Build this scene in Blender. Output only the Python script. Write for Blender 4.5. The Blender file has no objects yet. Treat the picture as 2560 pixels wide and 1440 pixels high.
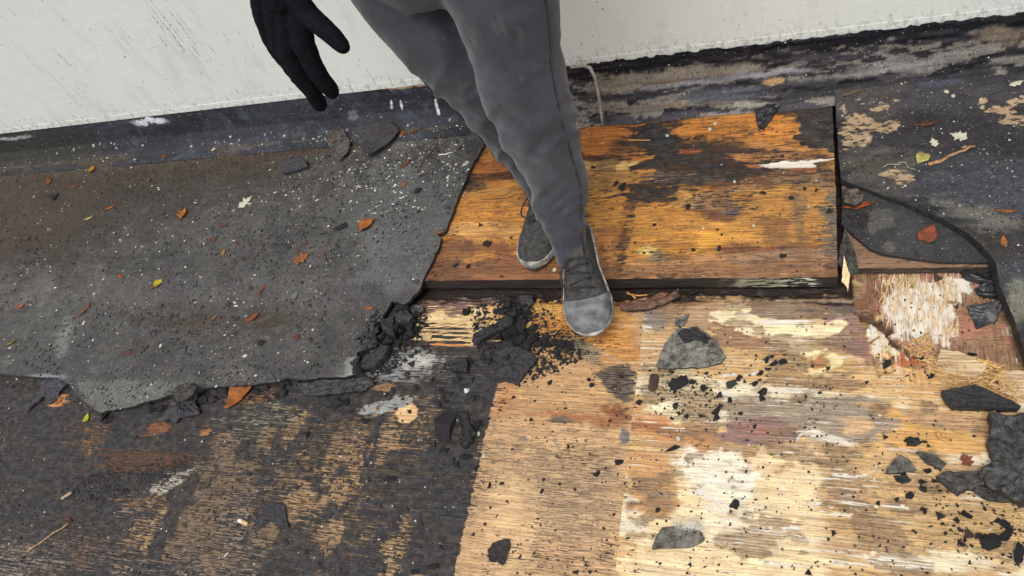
import bpy, math, random
import numpy as np
from mathutils import Vector, Matrix
random.seed(7); rng = np.random.default_rng(7)
sc = bpy.context.scene
# ---------------------------------------------------------------- camera, sky, sun, exposure
F = 1816.0; H = 1.5
ax = np.array([4817, 30, 1816.]); ax /= np.linalg.norm(ax)
ay = np.array([670, 2920, -1816.]); ay -= ax*(ax@ay); ay /= np.linalg.norm(ay)
az = np.cross(ax, ay)
M = np.stack([ax, ay, az])                       # world = M @ camera space
cam = bpy.data.cameras.new('camera'); co = bpy.data.objects.new('camera', cam)
sc.collection.objects.link(co); sc.camera = co
co.matrix_world = Matrix([list(M[0])+[0], list(M[1])+[0], list(M[2])+[H], [0, 0, 0, 1]])
cam.sensor_width = 36; cam.lens = 36*F/2560; cam.clip_start = .02; cam.clip_end = 200
w = bpy.data.worlds.new('World'); sc.world = w; w.use_nodes = True
nt = w.node_tree; nt.nodes.clear()
sky = nt.nodes.new('ShaderNodeTexSky'); sky.sky_type = 'NISHITA'; sky.sun_disc = False
sky.sun_elevation = math.radians(58); sky.sun_rotation = math.radians(200)
sky.dust_density = 4; sky.air_density = 1
hs = nt.nodes.new('ShaderNodeHueSaturation'); hs.inputs['Saturation'].default_value = .22
bg = nt.nodes.new('ShaderNodeBackground'); bg.inputs['Strength'].default_value = .13
wo = nt.nodes.new('ShaderNodeOutputWorld')
nt.links.new(sky.outputs[0], hs.inputs['Color']); nt.links.new(hs.outputs[0], bg.inputs[0]); nt.links.new(bg.outputs[0], wo.inputs[0])
sl = bpy.data.lights.new('sun', 'SUN'); sl.energy = 1.5; sl.angle = math.radians(22); sl.color = (1, .97, .93)
so = bpy.data.objects.new('sun', sl); sc.collection.objects.link(so)
sd = Vector((.12, -.42, 1.0))                   # towards the sun
so.rotation_euler = sd.to_track_quat('Z', 'Y').to_euler()
sc.view_settings.view_transform = 'Standard'; sc.view_settings.look = 'None'
sc.view_settings.exposure = 0.3; sc.view_settings.gamma = 1; sc.view_settings.use_curve_mapping = False

# ---------------------------------------------------------------- geometry of the view
def P(px, py, z=0.0):
    r = M@np.array([px-1280, 720-py, -F]); t = (z-H)/r[2]
    return np.array([r[0]*t, r[1]*t, z])
def W(px, py, yw):
    r = M@np.array([px-1280, 720-py, -F]); t = yw/r[1]
    return r*t+np.array([0, 0, H])
def proj(x, y, z):
    a = np.stack([x, y, z-H], -1)@M
    return 1280-F*a[..., 0]/a[..., 2], 720+F*a[..., 1]/a[..., 2]

# ---------------------------------------------------------------- noise
def vnoise(x, y, seed=0):
    xi = np.floor(x); yi = np.floor(y); fx = x-xi; fy = y-yi
    fx = fx*fx*(3-2*fx); fy = fy*fy*(3-2*fy)
    xi = xi.astype(np.int64); yi = yi.astype(np.int64)
    def h(a, b):
        n = (a*374761393+b*668265263+seed*1442695041) & 0xffffffff
        n = ((n ^ (n >> 13))*1274126177) & 0xffffffff
        n = (n ^ (n >> 16)) & 0xffffffff
        return n/4294967295.0
    a = h(xi, yi); b = h(xi+1, yi); c = h(xi, yi+1); d = h(xi+1, yi+1)
    return (a*(1-fx)+b*fx)*(1-fy)+(c*(1-fx)+d*fx)*fy
def fbm(x, y, seed=0, o=4):
    s = 0; a = .5; t = 0
    for i in range(o):
        s = s+a*vnoise(x*2**i+17.3*i, y*2**i+5.1*i, seed+i*7); t += a; a *= .55
    return s/t
def sstep(a, b, x):
    t = np.clip((x-a)/(b-a), 0, 1); return t*t*(3-2*t)
def sdpoly(pts, x, y):
    pts = np.asarray(pts, float)[:, :2]; d = np.full(np.shape(x), 1e9); ins = np.zeros(np.shape(x), bool)
    n = len(pts)
    for i in range(n):
        ax_, ay_ = pts[i]; bx, by = pts[(i+1) % n]
        ex, ey = bx-ax_, by-ay_; wx, wy = x-ax_, y-ay_
        t = np.clip((wx*ex+wy*ey)/(ex*ex+ey*ey+1e-12), 0, 1)
        d = np.minimum(d, (wx-ex*t)**2+(wy-ey*t)**2)
        if by != ay_:
            ins ^= ((ay_ > y) != (by > y)) & (x < ex*(y-ay_)/(by-ay_)+ax_)
    d = np.sqrt(d); return np.where(ins, -d, d)
def smooth_poly(pts, it=1):
    pts = [np.array(p, float) for p in pts]
    for _ in range(it):
        q = []
        for i in range(len(pts)):
            a, b = pts[i], pts[(i+1) % len(pts)]; q += [a*.75+b*.25, a*.25+b*.75]
        pts = q
    return pts

ILL = 1.12
def C(r, g, b):
    f = lambda v: ((v/255+.055)/1.055)**2.4 if v > 10 else v/255/12.92
    return np.array([f(r), f(g), f(b)])/ILL

# ---------------------------------------------------------------- node helpers
class NB:
    def __init__(s, name):
        s.m = bpy.data.materials.new(name); s.m.use_nodes = True; s.t = s.m.node_tree; s.n = s.t.nodes
        s.b = s.n['Principled BSDF']
    def new(s, ty, **k):
        n = s.n.new(ty)
        for a, v in k.items(): setattr(n, a, v)
        return n
    def put(s, sock, v):
        if isinstance(v, bpy.types.NodeSocket): s.t.links.new(v, sock)
        elif v is not None:
            if hasattr(sock, 'default_value'):
                if sock.type == 'RGBA' and len(v) == 3: v = (*v, 1)
                sock.default_value = v
    def math(s, op, a, b=None, c=None, clamp=False):
        n = s.new('ShaderNodeMath', operation=op, use_clamp=clamp); s.put(n.inputs[0], a)
        if b is not None: s.put(n.inputs[1], b)
        if c is not None: s.put(n.inputs[2], c)
        return n.outputs[0]
    def coords(s, scale=(1, 1, 1), rot=(0, 0, 0), src='Object'):
        tc = s.new('ShaderNodeTexCoord'); mp = s.new('ShaderNodeMapping')
        mp.inputs['Scale'].default_value = scale; mp.inputs['Rotation'].default_value = rot
        s.t.links.new(tc.outputs[src], mp.inputs[0]); return mp.outputs[0]
    def noise(s, vec, scale=1, detail=3, rough=.55, dist=0):
        n = s.new('ShaderNodeTexNoise'); s.put(n.inputs['Vector'], vec)
        n.inputs['Scale'].default_value = scale; n.inputs['Detail'].default_value = detail
        n.inputs['Roughness'].default_value = rough; n.inputs['Distortion'].default_value = dist
        return n.outputs[0]
    def ramp(s, v, a, b, c=0, d=1, smooth=True):
        n = s.new('ShaderNodeMapRange', interpolation_type='SMOOTHSTEP' if smooth else 'LINEAR')
        s.put(n.inputs[0], v); n.inputs[1].default_value = a; n.inputs[2].default_value = b
        n.inputs[3].default_value = c; n.inputs[4].default_value = d; return n.outputs[0]
    def mix(s, f, a, b, blend='MIX'):
        n = s.new('ShaderNodeMix', data_type='RGBA', blend_type=blend)
        s.put(n.inputs[0], f); s.put(n.inputs[6], a); s.put(n.inputs[7], b); return n.outputs[2]
    def mixf(s, f, a, b):
        n = s.new('ShaderNodeMix', data_type='FLOAT'); s.put(n.inputs[0], f); s.put(n.inputs[2], a); s.put(n.inputs[3], b); return n.outputs[0]
    def attr(s, name):
        n = s.new('ShaderNodeAttribute'); n.attribute_name = name; return n
    def voro(s, vec, scale, feat='F1', rnd=1):
        n = s.new('ShaderNodeTexVoronoi', feature=feat); s.put(n.inputs['Vector'], vec)
        n.inputs['Scale'].default_value = scale; n.inputs['Randomness'].default_value = rnd; return n
    def specks(s, vec, scale, size, dens, seedoff=0):
        """round specks of many sizes: 1 inside a speck"""
        v = s.voro(vec, scale); sep = s.new('ShaderNodeSeparateColor'); s.t.links.new(v.outputs['Color'], sep.inputs[0])
        on = s.math('LESS_THAN', sep.outputs[seedoff % 3], dens)
        sz = s.math('MULTIPLY', sep.outputs[(seedoff+1) % 3], size)
        ins = s.math('LESS_THAN', v.outputs['Distance'], sz)
        return s.math('MULTIPLY', on, ins)
    def bump(s, h, dist=.001, strength=1, prev=None):
        n = s.new('ShaderNodeBump'); n.inputs['Distance'].default_value = dist; n.inputs['Strength'].default_value = strength
        s.put(n.inputs['Height'], h)
        if prev is not None: s.put(n.inputs['Normal'], prev)
        return n.outputs[0]
    def out(s, col, rough=.6, normal=None, spec=.5, **k):
        s.put(s.b.inputs['Base Color'], col); s.put(s.b.inputs['Roughness'], rough)
        s.put(s.b.inputs['Specular IOR Level'], spec)
        if normal is not None: s.put(s.b.inputs['Normal'], normal)
        return s.m

def mat_wood():
    b = NB('plywood'); col = b.attr('Col').outputs['Color']
    ms = b.attr('Msk'); sep = b.new('ShaderNodeSeparateColor'); b.t.links.new(ms.outputs['Color'], sep.inputs[0])
    tar, pale, vg = sep.outputs; pore = ms.outputs['Alpha']
    hA = b.noise(b.coords((6, 210, 40), (0, 0, .03)), 1, 3, .6, .5); hB = b.noise(b.coords((190, 8, 40), (0, 0, .05)), 1, 3, .6, .5)
    g = b.mixf(vg, hA, hB)
    fA = b.noise(b.coords((34, 460, 60), (0, 0, -.02)), 1, 2, .6, .4); fB = b.noise(b.coords((440, 26, 60)), 1, 2, .6, .4)
    f = b.mixf(vg, fA, fB)
    xA = b.noise(b.coords((120, 150, 20), (0, 0, .5)), 1, 4, .7)
    lum = b.math('MULTIPLY', b.ramp(g, .3, .7, .62, 1.36, False), b.ramp(b.noise(b.coords((22, 50, 20)), 1, 4, .65), .3, .7, .8, 1.2, False))
    hv = b.new('ShaderNodeHueSaturation'); hv.inputs['Saturation'].default_value = .95; hv.inputs['Hue'].default_value = .506; b.put(hv.inputs['Color'], col); col = hv.outputs[0]
    cc = b.new('ShaderNodeCombineColor'); [b.put(cc.inputs[i], lum) for i in range(3)]
    c = b.mix(1, col, cc.outputs[0], 'MULTIPLY')
    wet = b.noise(b.coords((5, 17, 5)), 1, 5, .68); c = b.mix(b.ramp(wet, .52, .72, 0, .42), c, b.mix(1, c, (.50, .40, .33), 'MULTIPLY'))
    # fine dark pores, as many as the wear mask asks for
    pv = b.math('ADD', b.math('MULTIPLY', f, .62), b.math('MULTIPLY', xA, .38))
    pb = b.ramp(b.math('MULTIPLY_ADD', pore, .20, pv), .640, .685)
    c = b.mix(b.math('MULTIPLY', pb, .72), c, b.mix(.22, (.035, .026, .022), col))
    # pale fibres
    pt = b.math('MULTIPLY_ADD', b.math('SUBTRACT', b.math('ADD', b.math('MULTIPLY', g, .6), b.math('MULTIPLY', f, .4)), .5), 2.6, pale)
    pmask = b.math('MULTIPLY', b.ramp(pt, .50, .66), b.ramp(pale, .02, .1))
    c = b.mix(pmask, c, (.66, .60, .50))
    # tar left in the grain
    iso = b.noise(b.coords((70, 90, 40)), 1, 4, .65)
    q = b.math('ADD', b.math('MULTIPLY', b.math('SUBTRACT', g, .5), 1.3), b.math('ADD', b.math('MULTIPLY', b.math('SUBTRACT', f, .5), 1.5), b.math('MULTIPLY', b.math('SUBTRACT', iso, .5), .9)))
    tm = b.math('MULTIPLY', b.ramp(b.math('ADD', tar, q), .40, .62), b.ramp(tar, .02, .08))
    dust = b.noise(b.coords((45, 60, 40)), 1, 5, .7)
    tcol = b.mix(b.ramp(dust, .38, .70), (.013, .012, .0145), (.052, .047, .048))
    tcol = b.mix(b.ramp(b.noise(b.coords((6, 14, 5)), 1, 4, .65), .42, .62), tcol, b.mix(b.ramp(dust, .4, .7), (.018, .014, .011), (.075, .060, .048)))
    tcol = b.mix(b.ramp(b.noise(b.coords((330, 330, 40)), 1, 2, .8), .58, .74, 0, .6), tcol, (.11, .10, .098))
    c = b.mix(tm, c, tcol)
    sp = b.specks(b.coords((1, 1, 1)), 95, .32, .16); c = b.mix(b.math('MULTIPLY', sp, .85), c, (.035, .028, .025))
    sp2 = b.specks(b.coords((1, 1, 1), (0, 0, .6)), 70, .17, .05, 1); c = b.mix(b.math('MULTIPLY', sp2, .8), c, (.6, .58, .52))
    h = b.math('ADD', b.math('MULTIPLY', g, .8), b.math('MULTIPLY', f, .5))
    h = b.math('ADD', h, b.math('MULTIPLY', tm, .5)); h = b.math('ADD', h, b.math('MULTIPLY', pmask, -.35))
    h = b.math('ADD', h, b.math('MULTIPLY', dust, .6))
    r = b.mixf(tm, b.ramp(wet, .38, .62, .46, .24), b.ramp(iso, .3, .7, .42, .7))
    return b.out(c, r, b.bump(h, .0028, .8), .36)

def mat_felt(name='mineral_felt', glossy=.62):
    b = NB(name); col = b.attr('Col').outputs['Color']
    ms = b.attr('Msk'); sep = b.new('ShaderNodeSeparateColor'); b.t.links.new(ms.outputs['Color'], sep.inputs[0])
    o = b.coords((1, 1, 1))
    g = b.noise(o, 420, 2, .8); m = b.noise(o, 60, 5, .7); l = b.noise(o, 9, 4, .6)
    lum = b.math('MULTIPLY', b.ramp(g, .32, .70, .35, 1.75, False), b.ramp(m, .3, .7, .72, 1.28, False))
    lum = b.math('MULTIPLY', lum, b.ramp(l, .3, .7, .84, 1.16, False))
    cc = b.new('ShaderNodeCombineColor'); [b.put(cc.inputs[i], lum) for i in range(3)]
    c = b.mix(1, col, cc.outputs[0], 'MULTIPLY')
    s1 = b.specks(o, 210, .36, .17); c = b.mix(b.math('MULTIPLY', s1, .75), c, (.36, .34, .30))
    s2 = b.specks(b.coords((1, 1, 1), (0, 0, .7)), 120, .40, .2, 1); c = b.mix(b.math('MULTIPLY', s2, .8), c, (.012, .011, .011))
    s3 = b.specks(b.coords((1, 1, 1), (0, 0, .3)), 75, .16, .12, 2); c = b.mix(s3, c, (.62, .6, .55))
    # scuffed, paler tan remains where the mask says so
    tanm = b.math('MULTIPLY', b.ramp(b.math('ADD', sep.outputs[1], b.math('MULTIPLY', b.math('SUBTRACT', b.noise(b.coords((40, 90, 40)), 1, 5, .7), .5), 2.0)), .42, .66), b.ramp(sep.outputs[1], .02, .1))
    c = b.mix(tanm, c, b.mix(m, (.20, .13, .07), (.50, .36, .22)))
    h = b.math('ADD', b.math('MULTIPLY', g, .6), b.math('MULTIPLY', m, 1.2)); h = b.math('ADD', h, s1)
    r = b.math('SUBTRACT', glossy, b.math('MULTIPLY', sep.outputs[0], .32))
    return b.out(c, r, b.bump(h, .0024, .9), .3)

def mat_wall():
    b = NB('white_wall_paint'); o = b.coords((1, 1, 1))
    st = b.noise(b.coords((110, 60, 5)), 1, 3, .6); st2 = b.noise(b.coords((38, 60, 3)), 1, 3, .6)
    patch = b.noise(o, 3.2, 3, .6)
    scr = b.ramp(b.math('ADD', st, b.math('MULTIPLY', b.math('SUBTRACT', patch, .5), .5)), .655, .71)
    scr = b.math('MULTIPLY', scr, b.ramp(b.noise(o, 120, 2, .7), .40, .62))
    faint = b.ramp(b.math('ADD', st2, b.math('MULTIPLY', b.math('SUBTRACT', patch, .5), .5)), .62, .78)
    # dirt gathers towards the left of the wall and its foot
    x = b.new('ShaderNodeSeparateXYZ'); b.t.links.new(b.new('ShaderNodeTexCoord').outputs['Object'], x.inputs[0])
    left = b.ramp(x.outputs[0], -.4, -1.1, .25, 1)
    c = b.mix(b.noise(o, 1.6, 3), (.75, .77, .73), (.66, .685, .645))
    c = b.mix(b.math('MULTIPLY', b.math('MULTIPLY', faint, left), .22), c, (.33, .34, .31))
    c = b.mix(b.math('MULTIPLY', b.math('MULTIPLY', scr, left), .9), c, (.07, .07, .065))
    sp = b.specks(b.coords((1, 1, .6)), 26, .10, .22); c = b.mix(b.math('MULTIPLY', sp, b.math('MULTIPLY', left, .8)), c, (.06, .055, .05))
    sp = b.specks(b.coords((1, 1, .7)), 60, .14, .10, 1); c = b.mix(b.math('MULTIPLY', sp, .75), c, (.10, .09, .08))
    ft = b.math('MULTIPLY', b.ramp(x.outputs[2], .29, .212), b.ramp(b.noise(b.coords((70, 70, 45)), 1, 4, .7), .50, .62)); c = b.mix(b.math('MULTIPLY', ft, .55), c, (.20, .19, .16))
    c = b.mix(b.ramp(b.noise(b.coords((9, 9, 4)), 1, 5, .7), .50, .68, 0, .30), c, (.44, .45, .40))
    h = b.math('ADD', b.noise(b.coords((30, 30, 45)), 1, 4, .6), b.math('MULTIPLY', scr, -.5))
    return b.out(c, .42, b.bump(h, .002, .5), .5)

def mat_simple(name, c1, c2, scale=60, rough=.6, bump=.0015, det=5, spec=.5, stretch=(1, 1, 1), grains=0, tint=False):
    b = NB(name); o = b.coords(stretch); n = b.noise(o, scale, det, .65)
    c = b.mix(b.ramp(n, .32, .68), c1, c2)
    if tint:
        oi = b.new('ShaderNodeObjectInfo'); c = b.mix(1, c, oi.outputs['Color'], 'MULTIPLY')
    h = n
    if grains:
        g = b.noise(o, 500, 2, .8); c = b.mix(b.ramp(g, .55, .72, 0, grains), c, (.32, .31, .28)); h = b.math('ADD', n, b.math('MULTIPLY', g, .5))
    return b.out(c, rough, b.bump(h, bump, .8) if bump else None, spec)

def mat_leaf():
    b = NB('dead_leaf'); oi = b.new('ShaderNodeObjectInfo'); uv = b.attr('Leaf').outputs['Vector']
    xyz = b.new('ShaderNodeSeparateXYZ'); b.t.links.new(uv, xyz.inputs[0])
    u = b.math('ABSOLUTE', xyz.outputs[0]); v = xyz.outputs[1]
    vein = b.math('SINE', b.math('MULTIPLY', b.math('ADD', v, b.math('MULTIPLY', u, -1)), 26))
    vm = b.math('MAXIMUM', b.ramp(vein, .86, 1, 0, .45), b.ramp(u, .07, .02))
    n = b.noise(b.coords((1, 1, 1)), 90, 5, .7)
    lum = b.ramp(n, .3, .7, .45, 1.35, False); cc = b.new('ShaderNodeCombineColor'); [b.put(cc.inputs[i], lum) for i in range(3)]
    hv = b.new('ShaderNodeHueSaturation'); hv.inputs['Saturation'].default_value = 1.0; hv.inputs['Hue'].default_value = .508; hv.inputs['Value'].default_value = .68; b.put(hv.inputs['Color'], oi.outputs['Color']); c = b.mix(1, hv.outputs[0], cc.outputs[0], 'MULTIPLY')
    c = b.mix(b.ramp(b.noise(b.coords((1, 1, 1)), 45, 3, .6), .5, .66, 0, .6), c, (.09, .045, .025))
    c = b.mix(b.math('MULTIPLY', vm, .5), c, b.mix(.5, oi.outputs['Color'], (.05, .03, .02)))
    return b.out(c, .55, b.bump(b.math('ADD', n, vm), .0012, .7), .2)

WOOD = mat_wood(); FELT = mat_felt(); TARRED = mat_felt('tarred_felt', .52); WALL = mat_wall(); LEAF = mat_leaf()
TAR = mat_simple('broken_bitumen', (.009, .0085, .0095), (.036, .034, .036), 160, .6, .0035, spec=.3, tint=True)
TARG = mat_simple('gritty_felt_face', (.020, .019, .018), (.105, .102, .094), 85, .85, .004, spec=.2, grains=.5, tint=True)
TARS = mat_simple('shiny_tar', (.010, .010, .013), (.03, .03, .036), 90, .3, .003, spec=.6)
EDGE = mat_simple('torn_felt_edge', (.010, .010, .012), (.034, .033, .035), 110, .6, .003)
PLYEDGE = mat_simple('rotten_ply_edge', (.012, .009, .008), (.075, .052, .038), 1, .7, .002, stretch=(10, 10, 190))
def mat_lichen():
    b = NB('rotten_ply_edge_with_lichen'); n = b.noise(b.coords((10, 10, 190)), 1, 5, .65); c = b.mix(b.ramp(n, .32, .68), (.006, .005, .005), (.042, .030, .023))
    x = b.new('ShaderNodeSeparateXYZ'); b.t.links.new(b.new('ShaderNodeTexCoord').outputs['Object'], x.inputs[0])
    w_ = b.math('MULTIPLY', b.ramp(x.outputs[0], -.16, -.08), b.ramp(x.outputs[0], .08, .05)); k = b.noise(b.coords((28, 28, 140)), 1, 4, .7)
    c = b.mix(b.math('MULTIPLY', w_, b.ramp(k, .46, .56)), c, (.30, .29, .20)); w2 = b.math('MULTIPLY', b.ramp(x.outputs[0], -.02, .01), b.ramp(x.outputs[0], .075, .05))
    c = b.mix(b.math('MULTIPLY', w2, b.ramp(k, .52, .58)), c, (.62, .62, .52)); return b.out(c, .75, b.bump(n, .002, .8))
LICH = mat_lichen()
WOODBIT = mat_simple('split_wood', (.40, .25, .10), (.68, .50, .27), 1, .6, .001, stretch=(160, 160, 160), tint=True)
VEN = mat_simple('torn_veneer', (.20, .11, .05), (.66, .50, .29), 1, .6, .002, stretch=(14, 240, 60), tint=True)
STONE = mat_simple('white_grit_stone', (.42, .40, .36), (.70, .68, .62), 300, .6, 0)
FLAKEW = mat_simple('white_paint_flake', (.55, .54, .48), (.78, .77, .70), 200, .6, .001, tint=True)
BARK = mat_simple('twig_bark', (.10, .06, .035), (.34, .19, .09), 120, .7, .001, tint=True)
UNDER = mat_simple('roof_underlay', (.02, .018, .016), (.05, .045, .04), 30, .8, .002)

# ---------------------------------------------------------------- object helpers
def link(o, parent=None):
    sc.collection.objects.link(o)
    if parent is not None: o.parent = parent
    return o
def tag(o, label=None, cat=None, group=None, kind=None):
    for k, v in (('label', label), ('category', cat), ('group', group), ('kind', kind)):
        if v: o[k] = v
    return o
def empty(name, loc=(0, 0, 0), **k):
    o = bpy.data.objects.new(name, None); o.empty_display_size = .05; link(o); o.location = loc; return tag(o, **k)
def mesh(name, v, f, mats, parent=None, smooth=False, mi=None, color=None, **k):
    me = bpy.data.meshes.new(name); me.from_pydata([tuple(map(float, p)) for p in v], [], [tuple(map(int, q)) for q in f])
    for m in (mats if isinstance(mats, (list, tuple)) else [mats]): me.materials.append(m)
    if mi is not None: me.polygons.foreach_set('material_index', np.asarray(mi, np.int32))
    if smooth: me.polygons.foreach_set('use_smooth', np.ones(len(f), bool))
    me.update(); o = bpy.data.objects.new(name, me); link(o, parent)
    if color is not None: o.color = (*color, 1)
    return tag(o, **k)
def fastmesh(name, v, quads, mats, mi, smoothflags, parent=None, attrs=None, **k):
    me = bpy.data.meshes.new(name); n = len(quads); w_ = quads.shape[1]
    me.vertices.add(len(v)); me.vertices.foreach_set('co', np.asarray(v, np.float32).ravel())
    me.loops.add(n*w_); me.loops.foreach_set('vertex_index', quads.astype(np.int32).ravel())
    me.polygons.add(n); me.polygons.foreach_set('loop_start', np.arange(0, n*w_, w_, dtype=np.int32))
    me.polygons.foreach_set('loop_total', np.full(n, w_, np.int32))
    for m in mats: me.materials.append(m)
    me.polygons.foreach_set('material_index', mi.astype(np.int32)); me.polygons.foreach_set('use_smooth', smoothflags)
    me.update(calc_edges=True); me.validate()
    for a, d in (attrs or {}).items():
        at = me.attributes.new(a, 'FLOAT_COLOR', 'POINT'); at.data.foreach_set('color', d.astype(np.float32).ravel())
    o = bpy.data.objects.new(name, me); link(o, parent); return tag(o, **k)

class Canvas:
    """wear and colour of a surface, laid out over its points"""
    def __init__(s, X, Y, Z, base=(.05, .05, .05), tar=0, pale=0, pore=0):
        s.X, s.Y, s.Z = X, Y, Z; s.px, s.py = proj(X, Y, Z); n = X.shape
        s.col = np.zeros(n+(3,))+np.array(base); s.tar = np.full(n, float(tar)); s.pale = np.full(n, float(pale))
        s.vg = np.zeros(n); s.pore = np.full(n, float(pore))
        s.ns = fbm(X*7+fbm(X*40, Y*40, 2, 2), Y*105+fbm(X*9, Y*9, 4, 2)*6, 3, 2)*2-1; s.nx = fbm(X*22, Y*22, 11, 4)*2-1; s.ny = fbm(X*24, Y*24, 29, 4)*2-1
        s.nf = fbm(X*110, Y*110, 41, 2)*2-1
    def q(s, st, rg):
        return s.px+s.ns*st*2.2+s.nx*rg*1.6+s.nf*rg*.5, s.py+s.ny*rg*1.6+s.nf*rg*.5
    def put(s, m, col=None, tar=None, pale=None, vg=None, pore=None, k=1.0):
        e = m*(1-m)*4; m = np.clip(m+(s.ns*.55+s.nf*.30+s.nx*.3)*e, 0, 1); m = (m*m*(3-2*m))*k
        if col is not None: s.col += (np.array(col)-s.col)*m[..., None]
        for nm, v in (('tar', tar), ('pale', pale), ('vg', vg), ('pore', pore)):
            if v is not None:
                a = getattr(s, nm); a += (v-a)*m
    def blob(s, cx, cy, rx, ry, ang=0, soft=.35, st=12, rg=8, **kw):
        x, y = s.q(st, rg); c, n = math.cos(math.radians(ang)), math.sin(math.radians(ang))
        u = ((x-cx)*c+(y-cy)*n)/rx; v = (-(x-cx)*n+(y-cy)*c)/ry
        s.put(1-sstep(1-soft, 1+soft, np.sqrt(u*u+v*v)), **kw)
    def poly(s, pts, soft=5, st=12, rg=8, **kw):
        x, y = s.q(st, rg); s.put(1-sstep(-soft, soft, sdpoly(pts, x, y)), **kw)
    def attrs(s):
        one = np.ones(s.X.shape+(1,))
        return np.concatenate([np.clip(s.col, 0, 1), one], -1), np.stack([s.tar, s.pale, s.vg, s.pore], -1)

def axis(a, b, fine0, fine1, res, coarse):
    fine0 = max(a, fine0); fine1 = min(b, fine1); out = []
    if fine0-a > 1e-6: out += list(np.linspace(a, fine0, max(2, int((fine0-a)/coarse)+2)))[:-1]
    out += list(np.linspace(fine0, fine1, max(2, int((fine1-fine0)/res)+1)))
    if b-fine1 > 1e-6: out += list(np.linspace(fine1, b, max(2, int((b-fine1)/coarse)+2)))[1:]
    return np.array(out)

def sheet(name, poly, topf, botf, mats, paint, res=.004, rag=.0, ragf=60, fine=None, parent=None, **k):
    """a sheet with an outline, real thickness and torn or sawn sides; paint(canvas) lays out its wear"""
    poly = np.asarray([p[:2] for p in poly]); x0, y0 = poly.min(0)-.01; x1, y1 = poly.max(0)+.01
    fx0, fy0, fx1, fy1 = fine or (x0, y0, x1, y1)
    xs = axis(x0, x1, fx0, fx1, res, .03); ys = axis(y0, y1, fy0, fy1, res, .03)
    X, Y = np.meshgrid(xs, ys, indexing='ij')
    sdf = lambda a, b: sdpoly(poly, a, b)+(rag*(fbm(a*ragf, b*ragf, 5, 3)*2-1) if rag else 0)
    cxm = (X[1:, 1:]+X[:-1, :-1])/2; cym = (Y[1:, 1:]+Y[:-1, :-1])/2
    K = sdf(cxm, cym) < 0
    nx_, ny_ = K.shape
    cnt = np.zeros(X.shape, int)
    for dx in (0, 1):
        for dy in (0, 1): cnt[dx:dx+nx_, dy:dy+ny_] += K
    bd = (cnt > 0) & (cnt < 4)
    bx, by = X[bd], Y[bd]; e = res*.25
    for _ in range(2):
        s0 = sdf(bx, by); gx = (sdf(bx+e, by)-s0)/e; gy = (sdf(bx, by+e)-s0)/e
        L = np.maximum(np.hypot(gx, gy), .3); st = np.clip(s0/L, -res*.6, res*.6)
        bx = bx-gx/L*st; by = by-gy/L*st
    X = X.copy(); Y = Y.copy(); X[bd] = bx; Y[bd] = by
    Zt = topf(X, Y); Zb = botf(X, Y) if callable(botf) else np.full(X.shape, float(botf))
    cv = Canvas(X, Y, Zt); paint(cv)
    if hasattr(cv, 'dz'): Zt = Zt+cv.dz
    used = cnt > 0; idx = -np.ones(X.shape, int); idx[used] = np.arange(used.sum())
    V = np.stack([X[used], Y[used], Zt[used]], -1); col, msk = cv.attrs(); col = col[used]; msk = msk[used]
    i, j = np.nonzero(K)
    q = np.stack([idx[i, j], idx[i+1, j], idx[i+1, j+1], idx[i, j+1]], -1)
    Kp = np.pad(K, 1); sides = []
    for (di, dj, a, b) in ((0, -1, (0, 0), (1, 0)), (1, 0, (1, 0), (1, 1)), (0, 1, (1, 1), (0, 1)), (-1, 0, (0, 1), (0, 0))):
        nb = Kp[1+di:1+di+nx_, 1+dj:1+dj+ny_]; i, j = np.nonzero(K & ~nb)
        sides.append(np.stack([idx[i+a[0], j+a[1]], idx[i+b[0], j+b[1]]], -1))
    S = np.concatenate(sides); bv = np.unique(S); n0 = len(V); nb_ = len(bv)
    Vb = V[bv].copy(); Zbu = Zb[used][bv]
    mid = Vb.copy(); mid[:, 2] = (Vb[:, 2]+Zbu)/2; jit = (rng.random((nb_, 2))-.5)*res*.5; mid[:, :2] += jit
    low = Vb.copy(); low[:, 2] = Zbu
    V = np.concatenate([V, Vb, mid, low]); rep = lambda a: np.concatenate([a, a[bv], a[bv], a[bv]])
    col = rep(col); msk = rep(msk)
    mp = np.zeros(n0, int); mp[bv] = np.arange(nb_)
    a, b = mp[S[:, 0]], mp[S[:, 1]]
    s1 = np.stack([n0+b, n0+a, n0+nb_+a, n0+nb_+b], -1); s2 = s1+nb_; s2[:, :2] = s1[:, [3, 2]]
    Q = np.concatenate([q, s1, s2]); mi = np.r_[np.zeros(len(q)), np.ones(len(s1)*2)]; sm = np.r_[np.ones(len(q), bool), np.zeros(len(s1)*2, bool)]
    return fastmesh(name, V, Q, mats, mi, sm, parent, {'Col': col, 'Msk': msk}, **k)

# ================================================================ THE ROOF
BZ = .045                                           # top of the upper layer of boards
FY = .995                                           # its front edge
XL1, XL2 = -.667, -.322                             # seams of the lower boards
deck = tag(empty('roof_deck'), kind='structure', label='flat roof deck of stripped plywood with tar remains')
mesh('roof_underlay', [(-9, -5, -.03), (9, -5, -.03), (9, 9, -.03), (-9, 9, -.03)], [(0, 1, 2, 3)], UNDER, kind='structure')

def low_top(X, Y): return (fbm(X*5, Y*5, 2, 3)-.5)*.003
tan = C(206, 165, 118); tan2 = C(186, 140, 92); cream = C(236, 214, 172); mauve = C(150, 112, 98); orange = C(196, 122, 48)
rust = C(150, 84, 44); greyb = C(128, 108, 92); dark = C(66, 60, 62); golden = C(205, 155, 86); redb = C(166, 112, 94); white = C(250, 244, 232)

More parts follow.
